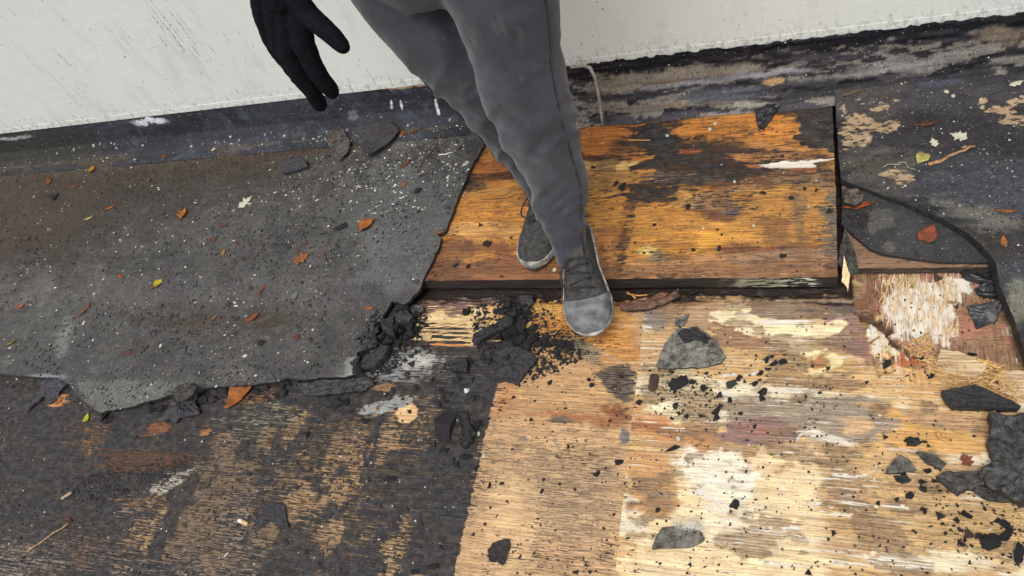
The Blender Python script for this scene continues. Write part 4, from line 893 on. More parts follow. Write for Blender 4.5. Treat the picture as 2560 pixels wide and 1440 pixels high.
slab('metal_plate', 'small dark blue plate with rusty lower end on the kerb, right of the knee', [(1426, 208), (1456, 206), (1462, 250), (1460, 282), (1430, 286)], mat_simple('painted_plate', (.012, .016, .03), (.04, .03, .022), 40, .35, .001), 'plate', .006, .03, .001)
# central rubble heap
slab('felt_fragment', 'flat black angular piece with orange wood crumbs, in front of the central rubble heap', [(1234, 872), (1262, 860), (1300, 868), (1332, 886), (1342, 902), (1322, 924), (1308, 940), (1292, 958), (1262, 950), (1240, 954), (1232, 920)], TAR, 'felt piece', .010, .002, .005, (.1, .1), color=(1.2, 1.2, 1.25))
slab('bitumen_bar', 'bar-shaped black piece pointing left out of the central rubble heap', [(1178, 852), (1182, 834), (1232, 812), (1272, 788), (1286, 796), (1278, 812), (1230, 834), (1192, 858)], TAR, 'bitumen bar', .014, .002, .003)
slab('bitumen_flake', 'square black flake leaning below the amber board edge', [(1296, 740), (1332, 741), (1334, 756), (1322, 764), (1316, 776), (1302, 766)], TAR, 'bitumen flake', .006, .006, .003, (0, .3), color=(1.3, 1.25, 1.25))
slab('bitumen_flake', 'dark wedge-shaped block on the dusty black plywood below the striped veneer', [(1122, 905), (1142, 897), (1166, 894), (1170, 910), (1168, 930), (1145, 927), (1126, 926)], TAR, 'bitumen flake', .014, .001, .004)
slab('felt_sliver', 'grey sliver lying left of the wedge-shaped block', [(1074, 936), (1092, 918), (1116, 908), (1108, 922), (1090, 938)], TARG, 'felt piece', .004, .002, .002, (.1, .2))
lump('wood_chip', 'dark chip with pale split side on the striped veneer', 1170, 786, 32, 26, 'chip', TAR, .8)
spots = [(1275, 765, 26), (1250, 782, 26), (1290, 790, 30), (1310, 800, 28), (1325, 785, 20), (1268, 810, 30), (1300, 822, 34), (1282, 838, 34), (1255, 850, 28), (1315, 840, 26), (1330, 855, 26), (1350, 862, 30), (1345, 842, 22), (1372, 868, 26), (1390, 862, 24), (1365, 850, 20), (1408, 868, 20), (1398, 884, 22), (1300, 856, 26), (1240, 830, 22), (1222, 846, 22), (1400, 898, 26),
         (1420, 882, 24), (1280, 870, 22), (1320, 870, 26), (1275, 900, 24), (1228, 870, 22), (1260, 775, 18), (1312, 770, 18), (1338, 822, 18)]
for i, (x, y, s) in enumerate(spots):
    lump('bitumen_chunk', ('large' if s > 28 else 'medium' if s > 22 else 'small')+' jagged black chunk in the central rubble heap, '+heapzone(x, y, 1310, 830, 70), x, y, s*1.15, s*.9, 'bitumen chunk', TAR, random.uniform(.5, .9), lift=random.uniform(0, .008), color=tuple([random.uniform(.8, 1.5)]*3), group='chunks of the central rubble heap')
# heap under the torn corner of the felt
slab('felt_chunk', 'grey-topped block on top of the pile at the torn felt corner', [(982, 785), (1000, 773), (1022, 778), (1032, 792), (1018, 806), (992, 806)], TAR, 'felt piece', .022, .008, .006, color=(1.5, 1.45, 1.5))
slab('felt_chunk', 'thin grey flake resting right of the torn felt corner, near the striped veneer', [(1026, 772), (1040, 762), (1058, 764), (1056, 774), (1044, 784), (1030, 782)], TARG, 'felt piece', .006, .010, .003, (-.1, .2))
slab('felt_chunk', 'dark splintered block standing on edge in the pile at the torn felt corner', [(948, 800), (968, 790), (984, 788), (982, 812), (986, 842), (966, 832), (952, 818)], TAR, 'felt piece', .024, .006, .006, color=(1.1, 1.05, 1))
slab('felt_flap', 'curled flap of black felt torn off below the pile at the felt corner', [(892, 910), (902, 892), (925, 880), (956, 862), (974, 866), (964, 890), (938, 914), (915, 922), (898, 918)], TAR, 'felt piece', .020, .002, .004, (.15, 0), color=(1.2, 1.2, 1.3))
for i, (x, y, s) in enumerate([(1000, 815, 34), (1022, 808, 30), (1008, 835, 30), (985, 838, 30), (1030, 825, 24), (1045, 832, 20), (962, 848, 30), (945, 832, 28), (1020, 850, 22), (1000, 858, 24), (975, 862, 26), (1040, 800, 26), (1050, 790, 22), (1010, 790, 30), (1030, 845, 18), (955, 865, 20), (1056, 812, 14)]):
    lump('bitumen_chunk', ('large' if s > 28 else 'medium' if s > 22 else 'small')+' jagged black chunk piled under the torn felt corner, '+heapzone(x, y, 1000, 825, 45), x, y, s*1.2, s*.95, 'bitumen chunk', TAR, random.uniform(.6, 1), lift=random.uniform(0, .012), color=tuple([random.uniform(.9, 1.6)]*3), group='chunks piled at the torn felt corner')
# along the front edge of the felt
slab('felt_flap', 'blocky piece of felt broken loose along the front edge, below the torn corner', [(742, 958), (800, 950), (880, 946), (925, 940), (932, 958), (905, 975), (850, 982), (790, 988), (762, 985), (748, 970)], TARG, 'felt piece', .014, .002, .005, color=(.75, .75, .8))
slab('bitumen_flake', 'dark chips block under the blocky broken felt piece', [(800, 1000), (840, 994), (856, 1006), (838, 1018), (812, 1016)], TAR, 'bitumen flake', .010, .001, .004)
slab('felt_crumple', 'crumpled layered black felt bunch hanging from the front edge, left of the big orange leaf', [(430, 968), (460, 958), (492, 960), (500, 978), (486, 1000), (496, 1030), (470, 1042), (448, 1040), (434, 1056), (422, 1046), (386, 1054), (402, 1038), (424, 1018), (436, 992)], TAR, 'felt piece', .010, .006, .010, (0, .08), color=(1.9, 1.9, 2.05))
slab('felt_crumple', 'pebbled patch of felt on top of the crumpled black bunch', [(428, 982), (440, 966), (470, 958), (494, 966), (482, 984), (462, 998), (440, 1004)], TARG, 'felt piece', .006, .018, .006, color=(.7, .66, .68))
slab('felt_crumple', 'bluish crumpled felt scrap at the front edge near the left side of the view', [(100, 955), (130, 940), (165, 938), (172, 955), (150, 975), (136, 1000), (122, 1008), (108, 990), (60, 1030), (58, 1012), (84, 992)], TAR, 'felt piece', .008, .003, .006, (0, .05), color=(2, 2, 2.2))
slab('felt_fragment', 'flat matt black flake on the scrubbed tar-stained plywood beside the cigarette end', [(660, 1262), (690, 1256), (712, 1262), (716, 1290), (722, 1318), (700, 1322), (676, 1300)], TAR, 'felt piece', .004, .001, .002, color=(1.3, 1.35, 1.4))
lump('felt_clod', 'big rounded black clod beside the seam of the dark plywood', 1116, 1068, 66, 62, 'clod', TAR, .5, 20, color=(1.2, 1.15, 1.15))
slab('felt_tangle', 'fibrous black tangle right of the big clod', [(1145, 1032), (1165, 1030), (1178, 1062), (1190, 1082), (1180, 1100), (1160, 1120), (1146, 1108), (1150, 1070)], TAR, 'felt piece', .012, .001, .010, color=(1.1, 1.1, 1.1))
for x, y, wd, hh, lb in ((1195, 1062, 22, 26, 'small black chip right of the fibrous tangle'), (1160, 1142, 34, 18, 'narrow black chip below the fibrous tangle'), (1190, 1172, 18, 14, 'little dark chip touching the seam of the tan plywood'), (916, 1052, 32, 16, 'flat black chip left of the heart-shaped bare patch'), (978, 1202, 34, 14, 'bent black chip between the tan streaks'), (1085, 1418, 70, 20, 'long crumbled strip of tar at the bottom edge of the dark plywood'), (1035, 1428, 26, 12, 'small tar crumb at the bottom edge left of the long strip'),
                          (865, 1010, 34, 20, 'dark fragment just in front of the blocky broken felt'), (880, 1030, 26, 14, 'pebble-like dark fragment in front of the blocky felt'), (770, 1088, 16, 26, 'upright thin black chip on the scrubbed plywood'), (1045, 478, 22, 18, 'black lump on the gritty part of the felt sheet'), (855, 568, 40, 22, 'flat dark flake on the felt sheet right of the lobed leaf'), (136, 494, 44, 20, 'dark flaky chip on the brownish left part of the felt sheet'),
                          (436, 372, 44, 46, 'black clump leaning on the flashing left of the yellow curled leaf'), (186, 660, 26, 8, 'thin black curl on the left of the felt sheet'), (655, 858, 26, 14, 'thin forked black chip on the lower felt sheet')):
    lump('bitumen_chip', lb, x, y, wd, hh, 'bitumen chip', TAR, .5, 0)
slab('felt_plate', 'flat felt offcut with dark sawn side on the felt sheet below the fingers', [(697, 402), (730, 397), (766, 400), (768, 412), (735, 424), (703, 430)], TAR, 'felt piece', .016, .001, .002, (0, .12), color=(1.7, 1.7, 1.8))
slab('bark_piece', 'brown-grey shell-shaped flake at the wall foot below the fingertips', [(816, 340), (835, 328), (862, 330), (876, 352), (866, 376), (846, 396), (830, 390), (820, 365)], TARG, 'felt piece', .010, .003, .005, (0, .3), color=(1.0, .9, .84))
slab('felt_plate', 'dark felt plate leaning on the flashing, left half of a broken pair', [(895, 322), (935, 308), (956, 306), (956, 345), (930, 372), (902, 392), (905, 355)], TAR, 'felt piece', .006, .004, .003, (0, .35), color=(1.6, 1.5, 1.5))
slab('felt_plate', 'dark felt plate leaning on the flashing, right half of a broken pair', [(958, 306), (975, 304), (990, 318), (1000, 330), (965, 358), (905, 396), (930, 372), (956, 346)], TAR, 'felt piece', .005, .006, .003, (0, .35), color=(1.3, 1.25, 1.25))
# chips near the yellow gritty patch and other clear single ones
for x, y, wd, hh, m_, lb in ((1633, 962, 40, 34, TARG, 'rusty brown angular chip left of the oval black chip'), (1702, 965, 46, 30, TAR, 'oval black chip on the yellow gritty patch'), (1732, 958, 18, 30, TAR, 'slim black chip touching the oval chip'), (1824, 962, 26, 26, TARG, 'olive-grey chip right of the yellow gritty patch'), (1793, 1028, 22, 24, TAR, 'black lump at the lower right of the yellow patch'),
                             (1600, 1008, 28, 18, TAR, 'black chip left of the yellow gritty patch'), (1698, 1036, 20, 14, TAR, 'black chip in the lower middle of the yellow patch'), (1718, 1042, 18, 16, TAR, 'dark grey chip at the bottom of the yellow patch'), (1678, 930, 14, 10, TAR, 'bluish crumb just below the triangular felt fragment'), (1794, 1048, 14, 12, TAR, 'small lump under the black lump by the yellow patch'), (1885, 960, 16, 14, TAR, 'dark chip where the white thread ends'), (1907, 998, 22, 16, TAR, 'forked black chip on the grey-mauve band'),
                             (1934, 910, 20, 14, TAR, 'flat black chip, largest of the crumbs right of the triangular fragment'), (1918, 900, 12, 18, TAR, 'upright dark crumb right of the triangular fragment'), (1899, 935, 18, 12, TAR, 'brown-black crumb on the white thread'), (1846, 951, 16, 12, TAR, 'black crumb above the olive-grey chip'), (2070, 924, 16, 18, TAR, 'black crumb right of the yellow leaf-shaped wood patch'), (1682, 1122, 34, 14, TAR, 'dark smeared clump left of the white blot'), (1834, 1263, 26, 24, TAR, 'square black chip on the white blot'),
                             (2083, 1335, 14, 22, TAR, 'slanting grey chip low on the cream plywood'), (2022, 1433, 20, 14, TAR, 'black chip cut by the bottom edge'), (2218, 915, 16, 22, TAR, 'black chip in the torn hole of the rotten plywood'), (2308, 902, 18, 14, TAR, 'shiny black crumb by the straw pile'), (2330, 942, 30, 12, TAR, 'elongated black chip among the yellow splinters'), (2430, 886, 22, 10, TAR, 'flat chip above the straw pile'), (2465, 910, 24, 10, TAR, 'chip half buried in yellow splinters'),
                             (2345, 698, 30, 20, TARG, 'brown knobbly lump on the reddish fibres'), (2390, 768, 16, 12, TAR, 'dark crumb on white fibres left of the tar shard'), (1220, 611, 28, 20, TAR, 'biggest black lump on the amber board left of the standing shoe'), (1202, 564, 13, 12, TAR, 'small black ball on the amber board above the biggest lump'), (2515, 1338, 44, 26, TAR, 'large flat black chip in the lower right corner'), (2480, 1365, 40, 36, TAR, 'lumpy black piece in the lower right corner'), (2545, 1385, 30, 40, TAR, 'black piece at the very right edge, bottom corner'),
                             (2425, 1340, 30, 18, TARG, 'pale brown crust left of the corner pieces'), (2495, 1304, 22, 14, TAR, 'narrow black chip above the corner pieces'), (1480, 962, 12, 16, TAR, 'grey oval pebble on the tan plywood'), (1373, 958, 12, 16, TAR, 'oval dark pebble below the flat angular piece'), (1338, 1003, 10, 9, TAR, 'small pebble on the orange edge of the tan plywood'), (1545, 1155, 22, 16, TAR, 'dark blot of tar right of centre on the tan plywood'), (1490, 1186, 20, 12, TAR, 'slanted dark chip on the tan plywood'),
                             (1300, 1392, 8, 8, TAR, 'round dark dot near the kite-shaped flake'), (1728, 734, 16, 14, TAR, 'black shiny lump just under the amber board')):
    lump('bitumen_chip', lb, x, y, wd, hh, 'bitumen chip', m_, .6, random.uniform(-20, 40) if wd > 18 else None, color=((1.5, .9, .7) if 'rusty' in lb or 'brown' in lb else (1, 1, 1)))
lump('pebble', 'pale grey pebble on the black plywood above the big clod', 1166, 976, 13, 15, 'pebble', STONE, .8)
# chips on the amber board
for (x, y, s) in ((1482, 418, 9), (1540, 460, 12), (1553, 475, 14), (1562, 463, 9), (1905, 483, 13), (1723, 519, 11), (1798, 622, 13), (1732, 624, 10), (1611, 633, 9), (2012, 475, 12), (2040, 478, 10), (1957, 392, 10), (2072, 530, 16), (1955, 640, 14), (1794, 575, 9), (1805, 588, 8), (1635, 564, 9), (1588, 608, 8), (2005, 360, 12), (1978, 496, 11), (1460, 540, 9), (1140, 665, 12), (1170, 668, 11), (1255, 692, 8), (1090, 690, 8), (1278, 595, 9)):
    lump('bitumen_crumb', 'small black bitumen crumb on the amber board, '+near(x, y), x, y, s*1.2, s, 'bitumen crumb', TAR, .7, group='small black crumbs on the amber board')
# crumbs big enough to pick out on the pale plywood
def scatter(name, label, group, region, n, smin, smax, mat=TAR, color=(.8, 1.5), cat='bitumen crumb'):
    k = 0; xs = [p[0] for p in region]; ys = [p[1] for p in region]
    while k < n:
        x = random.uniform(min(xs), max(xs)); y = random.uniform(min(ys), max(ys))
        if sdpoly(region, np.array([x]), np.array([y]))[0] < 0:
            s = smin+(smax-smin)*random.random()**2.2; c_ = random.uniform(*color)
            lump(name, sizeword(s, smin, smax)+' '+label+', '+near(x, y), x, y, s*1.25, s, cat, mat, .65, color=(c_, c_, c_), group=group); k += 1
scatter('bitumen_crumb', 'black crumb on the pale plywood', 'small black crumbs on the pale plywood', [(1600, 900), (2150, 860), (2200, 1100), (2350, 1300), (2150, 1440), (1600, 1440), (1580, 1100)], 34, 6, 12)
scatter('bitumen_crumb', 'bitumen crumb', 'small black crumbs by the yellow gritty patch', [(1640, 930), (1980, 890), (1990, 960), (1760, 1070), (1660, 1040)], 24, 8, 16)
scatter('bitumen_crumb', 'dark crumb on the tan plywood', 'small dark crumbs on the tan plywood', [(1250, 1000), (1570, 900), (1570, 1440), (1150, 1440)], 30, 6, 12)
scatter('bitumen_crumb', 'sooty crumb on the right', 'small black crumbs by the crumpled mass', [(2200, 1080), (2340, 1080), (2380, 1240), (2560, 1290), (2560, 1440), (2440, 1400), (2230, 1220)], 36, 8, 20)
scatter('bitumen_crumb', 'crumb on the dusty plywood', 'small black crumbs on the dusty dark plywood', [(930, 880), (1240, 870), (1240, 960), (1150, 1180), (940, 1040)], 40, 9, 20, color=(1, 1.9))

# ---- heaps too fine to count, one object each
def grit(name, pts, size, mat, flat=.6, **k):
    pts = np.asarray(pts); n = len(pts); z = surf(pts[:, 0], pts[:, 1])
    base = np.array([[1, 0, 0], [0, 1, 0], [-1, 0, 0], [0, -1, 0], [0, 0, 1], [0, 0, -.6]], float)
    V = base[None]*rng.uniform(.5, 1.25, (n, 6, 1)); s = rng.uniform(size[0], size[1], n)**1; s = size[0]+(size[1]-size[0])*rng.random(n)**2.5
    a = rng.uniform(0, 6.28, n); el = rng.uniform(.55, 1.3, n)
    V[..., 0] *= (s*el)[:, None]; V[..., 1] *= (s/el)[:, None]; V[..., 2] *= (s*flat)[:, None]
    x = V[..., 0]*np.cos(a)[:, None]-V[..., 1]*np.sin(a)[:, None]; y = V[..., 0]*np.sin(a)[:, None]+V[..., 1]*np.cos(a)[:, None]
    V = np.stack([x+pts[:, 0][:, None], y+pts[:, 1][:, None], V[..., 2]+(z+s*flat*.35)[:, None]], -1).reshape(-1, 3)
    f = np.array([[0, 1, 4], [1, 2, 4], [2, 3, 4], [3, 0, 4], [1, 0, 5], [2, 1, 5], [3, 2, 5], [0, 3, 5]])
    Fc = (f[None]+6*np.arange(n)[:, None, None]).reshape(-1, 3)
    return fastmesh(name, V, Fc, [mat], np.zeros(len(Fc)), np.zeros(len(Fc), bool), kind='stuff', **k)
def rnd_in(region, n, z=.03, dens=None):
    out = []; region = np.array(region, float)
    while sum(map(len, out)) < n:
        x = rng.uniform(region[:, 0].min(), region[:, 0].max(), n); y = rng.uniform(region[:, 1].min(), region[:, 1].max(), n)
        m_ = sdpoly(region, x, y) < 0
        if dens is not None: m_ &= rng.random(n) < dens(x, y)
        x, y = x[m_], y[m_]
        r = np.stack([x-1280, 720-y, np.full(x.shape, -F)], -1)@M.T; t = (z-H)/r[:, 2]; out.append(np.stack([r[:, 0]*t, r[:, 1]*t], -1))
    return np.concatenate(out)[:n]
memreg = [(-150, 400), (500, 370), (1130, 330), (1190, 400), (1090, 600), (1030, 730), (930, 800), (880, 920), (500, 955), (250, 1010), (-150, 925)]
clump = lambda s: (lambda x, y: np.clip((fbm(x/90., y/60., s, 4)-.38)*4, .05, 1))
grit('white_grit', np.r_[rnd_in(memreg, 900, .055, clump(5)), rnd_in([(780, 340), (1180, 325), (1160, 480), (900, 600), (700, 480)], 420, .06, clump(6)), rnd_in([(0, 410), (1180, 315), (1180, 340), (500, 385), (0, 440)], 260, .06)], (.0009, .0050), STONE, .5, label='white grit strewn over the felt sheet', cat='grit')
grit('black_grit', np.r_[rnd_in(memreg, 6500, .055, clump(8))], (.0009, .0058), TAR, .6, label='black crumbs strewn over the felt sheet', cat='grit')
grit('black_grit', np.r_[rnd_in([(1240, 960), (2100, 760), (2560, 960), (2560, 1440), (1140, 1440)], 1500, 0, clump(9)), rnd_in([(1220, 780), (1440, 790), (1480, 900), (1240, 960)], 900, 0), rnd_in([(930, 830), (1080, 780), (1080, 880), (900, 960)], 500, 0), rnd_in([(1620, 930), (1800, 930), (1790, 1060), (1640, 1040)], 340, 0), rnd_in([(2300, 1180), (2560, 1240), (2560, 1440), (2400, 1400)], 260, 0), rnd_in([(2150, 640), (2460, 655), (2500, 960), (2200, 940)], 260, 0)], (.0007, .0038), TAR, .6, label='black crumbs strewn over the lower plywood', cat='grit')
grit('black_grit', np.r_[rnd_in([(-50, 1040), (900, 960), (1230, 930), (1130, 1440), (-50, 1440)], 2200, 0, clump(10)), rnd_in([(170, 1200), (300, 1170), (470, 1150), (480, 1180), (350, 1215), (250, 1270), (160, 1240)], 900, 0)], (.0009, .0050), TAR, .6, label='dark soil crumbs on the tar-stained plywood', cat='grit')
grit('black_grit', np.r_[rnd_in([(1100, 600), (1480, 320), (2080, 270), (2095, 690), (1060, 695)], 420, BZ), rnd_in([(2098, 480), (2180, 520), (2150, 620), (2098, 600)], 300, .03), rnd_in([(2110, 240), (2560, 180), (2560, 600), (2400, 560), (2110, 440)], 700, .05)], (.0008, .0034), TAR, .6, label='black crumbs on the amber board and right hand felt', cat='grit')
grit('white_grit', np.r_[rnd_in([(-50, 1040), (900, 960), (1230, 930), (1130, 1440), (-50, 1440)], 240, 0), rnd_in([(1140, 1440), (1300, 900), (2560, 900), (2560, 1440)], 120, 0), rnd_in([(1060, 700), (1450, 320), (2090, 270), (2090, 690)], 60, BZ), rnd_in([(2110, 240), (2560, 130), (2560, 640), (2110, 430)], 200, .05)], (.0008, .0032), STONE, .4, label='white grit strewn over the plywood', cat='grit')

foot = [(-60, 395), (500, 352), (1190, 300), (1200, 335), (800, 385), (500, 410), (-60, 470)]
grit('brown_litter', rnd_in(foot, 1700, .065), (.0012, .0060), mat_simple('brown_litter', (.03, .018, .012), (.11, .065, .04), 300, .85, 0), .5, label='brown leaf crumbs gathered along the wall foot', cat='litter')
grit('brown_litter', np.r_[rnd_in([(380, 790), (560, 770), (700, 790), (640, 850), (460, 840)], 330, .055), rnd_in([(-20, 430), (220, 440), (200, 640), (-20, 700)], 500, .06), rnd_in([(620, 700), (700, 720), (690, 800), (630, 790)], 120, .055)], (.0010, .0042), mat_simple('rotted_litter', (.03, .02, .014), (.13, .08, .05), 300, .85, 0), .4, label='rotted leaf crumbs on the felt sheet', cat='litter')
for i in range(44):
    a_, b_ = edge_px[26+i % 17], edge_px[27+i % 17]; t = random.random(); x = a_[0]+(b_[0]-a_[0])*t+random.uniform(-8, 14); y = a_[1]+(b_[1]-a_[1])*t+random.uniform(8, 40); s_ = random.uniform(9, 24)
    if -10 < x < 960: lump('bitumen_chip', sizeword(s_, 9, 24)+' chip crumbled off the front felt edge, '+near(x, y), x, y, s_*1.3, s_, 'bitumen chip', TAR, .6, color=tuple([random.uniform(.8, 1.7)]*3), group='chips crumbled off the front felt edge')
grit('black_grit', np.r_[rnd_in([(1170, 770), (1350, 735), (1400, 830), (1480, 890), (1300, 970), (1200, 900)], 1300, 0), rnd_in([(900, 860), (950, 780), (1070, 770), (1070, 870), (930, 960)], 800, 0)], (.0016, .0080), TAR, .8, label='fine broken bitumen around the two rubble heaps', cat='grit')
# ---- leaves
OR = C(196, 106, 48); RB = C(136, 76, 50); YE = C(222, 190, 50); AM = C(214, 142, 44); PY = C(206, 196, 120); BR = C(130, 76, 50); GG = C(140, 150, 128)
for (lb, x, y, s, c_, sh, an, cu, st) in (
    ('curled yellow-orange leaf leaning on the flashing, near the left', 478, 368, 54, AM, 'lobed', 20, .9, True), ('small amber leaf lying at the wall foot on the left', 231, 425, 24, AM, 'round', -60, .5, False), ('dark red leaf at the very left end of the wall foot', 8, 412, 46, RB, 'lobed', 10, .5, False),
    ('faded orange shred left of the small amber leaf', 122, 454, 26, C(150, 88, 52), 'lobed', 40, .3, False), ('bright orange lobed leaf with pale stem on the felt sheet', 460, 534, 36, OR, 'lobed', -12, .7, True), ('large orange-red folded leaf in the middle of the felt sheet', 920, 562, 52, OR, 'heart', -55, .8, False),
    ('ragged decaying orange leaf on the felt sheet', 756, 646, 52, C(170, 100, 66), 'lobed', -60, .3, True), ('small amber oval leaf on the felt sheet', 560, 633, 21, AM, 'oval', 10, .5, False), ('small red round leaf above the amber oval one', 535, 600, 19, RB, 'round', 30, .4, False), ('dark red sliver leaf right of the red round one', 593, 609, 22, C(120, 48, 34), 'long', 70, .4, False),
    ('reddish scrap beside a thin stalk above the round red leaf', 560, 565, 22, C(140, 66, 46), 'oval', -60, .3, False), ('small rust-coloured oval leaf left of the yellow one', 303, 693, 24, C(176, 90, 56), 'oval', 70, .5, False), ('bright yellow leaf in the middle of the felt sheet', 398, 708, 30, YE, 'heart', -50, .5, True), ('pale yellow-green shred on the brownish felt', 222, 547, 34, PY, 'long', -75, .3, False),
    ('orange twig-like scrap on the upper felt sheet', 276, 520, 34, C(190, 110, 50), 'long', -70, .3, False), ('small orange leaf with stalk near the left edge', 52, 767, 28, C(196, 96, 50), 'oval', -70, .4, True), ('long brown pointed leaf on the left of the felt sheet', 213, 776, 54, C(146, 92, 70), 'long', -35, .6, False), ('narrow reddish leaf standing slanted right of the middle', 657, 722, 44, C(146, 76, 58), 'long', -20, .5, False),
    ('reddish-brown leaf lying below the narrow slanted one', 632, 795, 44, C(160, 80, 58), 'oval', -60, .5, False), ('grey-green heart-shaped petal on the felt sheet', 738, 737, 28, GG, 'heart', -20, .15, False), ('yellow-olive curled leaf at the left edge of the felt', 30, 858, 38, C(190, 162, 60), 'long', -60, .8, False), ('small dark red leaf, left of a pair low on the felt', 744, 843, 17, C(140, 60, 50), 'round', 30, .4, False),
    ('small dark red leaf, right of a pair low on the felt', 777, 849, 20, C(130, 54, 44), 'long', 20, .4, False), ('faded red smear of a leaf low on the felt', 322, 883, 24, C(140, 70, 56), 'oval', -70, .1, False), ('upright orange leaf stuck behind the shell-shaped flake', 845, 317, 26, C(206, 100, 56), 'oval', 0, .4, False), ('little orange leaf on the broken dark plates', 1006, 336, 18, OR, 'lobed', 10, .5, False),
    ('slim rust leaf lying slanted near the twig', 1014, 411, 36, C(170, 70, 44), 'long', -40, .4, False), ('little round orange leaf in the gritty part of the felt', 1011, 463, 15, OR, 'round', 0, .4, False), ('orange shred of leaf caught on the torn felt edge', 1100, 582, 30, C(190, 104, 56), 'long', -60, .5, False), ('long thin orange leaf with white crust near the torn corner', 922, 771, 42, C(180, 108, 70), 'long', -88, .3, False),
    ('large crumpled orange-brown leaf in front of the felt edge', 598, 992, 86, C(196, 112, 60), 'heart', 160, .8, False), ('bright yellow-green two-lobed leaflet on the dark plywood', 218, 1044, 25, C(226, 212, 40), 'heart', 10, .2, False), ('pale yellow dry leaf on the central rubble heap', 1320, 815, 32, C(230, 184, 112), 'oval', -50, .6, True), ('pinkish brown leaf under the front edge of the amber board', 1650, 742, 46, C(170, 112, 98), 'oval', -70, .4, True),
    ('pale yellow pointed leaf by the orange stick', 2303, 398, 44, C(214, 202, 116), 'heart', 150, .2, False), ('red-brown two-lobed leaf with stalk on the smooth dark slab', 2322, 586, 60, C(160, 82, 60), 'heart', -30, .7, True), ('rusty long leaf on the black felt at upper right', 2312, 312, 58, C(110, 66, 48), 'long', -88, .5, False), ('vivid orange crinkled leaf strip in the gap beside the amber board', 2142, 516, 74, C(200, 84, 40), 'long', -86, .5, False),
    ('orange-brown curled leaf near the right edge above the fork', 2512, 530, 50, C(176, 104, 60), 'long', -105, .9, False), ('small orange forked leaf in the crusty right corner', 2508, 606, 34, C(196, 116, 50), 'oval', 0, .9, True), ('red-brown ragged leaf scrap left of the crumpled mass', 2414, 1150, 40, C(160, 88, 66), 'lobed', 20, .4, False), ('amber scrap in the brown litter low on the felt', 536, 796, 20, AM, 'long', -50, .5, False),
    ('thin red curl on the scrubbed plywood', 678, 1108, 18, C(170, 64, 34), 'long', -20, .7, False), ('tiny bright orange bud on the grey fluff', 945, 1023, 10, OR, 'round', 0, .4, False), ('orange bark-like shard at the left end of the front felt edge', 150, 1000, 28, C(200, 130, 80), 'lobed', -50, .2, False), ('dark red leaf scrap under the straw', 175, 1298, 30, C(120, 56, 40), 'long', -110, .3, False),
    ('dark red folded scrap by the torn felt corner flap', 942, 914, 18, C(130, 60, 40), 'oval', -80, .5, False), ('orange chip of leaf caught at the torn felt corner', 1022, 755, 16, C(196, 110, 60), 'oval', 0, .5, False)):
    leaf(lb, x, y, s, c_, sh, an, cu, stem=st)
# litter of tiny leaf scraps: individual but alike
for i in range(46):
    t = random.random(); x = random.uniform(-20, 1150); y = random.gauss(395-(x/1150)*72, 10) if t < .55 else random.uniform(430, 920)
    if t >= .55: x = random.uniform(0, 900)
    sz_ = random.uniform(9, 22); leaf(sizeword(sz_, 9, 22)+' brown leaf scrap on the felt, '+near(x, y), x, y, sz_, C(*random.choice([(130, 66, 46), (150, 80, 50), (100, 58, 44), (170, 100, 56)])), random.choice(['oval', 'long', 'lobed']), random.uniform(0, 360), .4, stem=False, name='leaf_scrap', cat='leaf scrap', group='small brown leaf scraps in the litter on the felt')
# ---- white flakes
for (lb, x, y, s, an, wd) in (('white jagged paint flake with a hole, on the black felt upper right', 2395, 341, 44, 60, 1.1), ('smaller white paint flake pair left of the jagged one', 2334, 356, 34, 10, .8), ('cream paint flake at the right edge of the view', 2542, 208, 40, -70, .7), ('pinkish white crusty flake on the felt sheet', 615, 505, 46, -35, .9), ('white pellet on the amber board near its back edge', 1787, 310, 12, 0, 1), ('white pellet below the first on the amber board', 1774, 324, 14, 0, 1),
                          ('small white chip on the amber board near the tar field', 1668, 340, 11, 30, 1), ('white chip in the middle of the amber board', 1836, 455, 10, 0, 1), ('white crumb on the lower amber board', 1884, 565, 10, 0, 1), ('white crumb left of it on the lower amber board', 1758, 571, 9, 0, 1), ('cream curled crumb in front of the standing shoe', 1386, 675, 14, 0, 1), ('white chip below the grey felt triangle', 1604, 910, 12, 0, 1), ('white ring-shaped chip on the orange-streaked plywood', 1695, 1097, 14, 0, 1),
                          ('white round chip on the tan plywood seam', 1209, 1140, 12, 0, 1), ('white oval chip in the middle of the tan plywood', 1384, 1110, 10, 0, .8), ('white chip on black plywood left of the seam', 1196, 1085, 14, 0, .8), ('white rice-like chip on the scrubbed plywood below the cigarette end', 566, 1387, 18, -30, .4), ('pinkish chip at upper right, left of the cream flake', 2365, 230, 16, 30, .9), ('second pinkish chip at upper right', 2382, 241, 13, 0, .9), ('white chip cluster at the torn edge of the felt', 1165, 410, 24, -60, .7),
                          ('white flake at the wall foot behind the flashing, left', 352, 388, 15, 0, .6), ('cream flake at the wall foot, middle left', 535, 373, 16, -30, .7), ('cream flake right of the curled yellow leaf', 505, 366, 13, 0, .7), ('pinkish flake at the wall foot, left of the white fibre', 338, 398, 12, 0, .9), ('white speckled flake low on the felt', 402, 865, 13, 0, .8), ('white oval flake low on the felt, right', 613, 890, 16, -80, .7), ('white triangular flake left on the felt', 210, 808, 14, 0, .8), ('white little flake left on the felt above', 236, 735, 10, 0, .8)):
    leaf(lb, x, y, s, C(225, 220, 205), 'lobed' if s > 20 else 'round', an, .15, 'paint_flake', False, .001, 'paint flake', wid=wd).data.materials[0] = FLAKEW
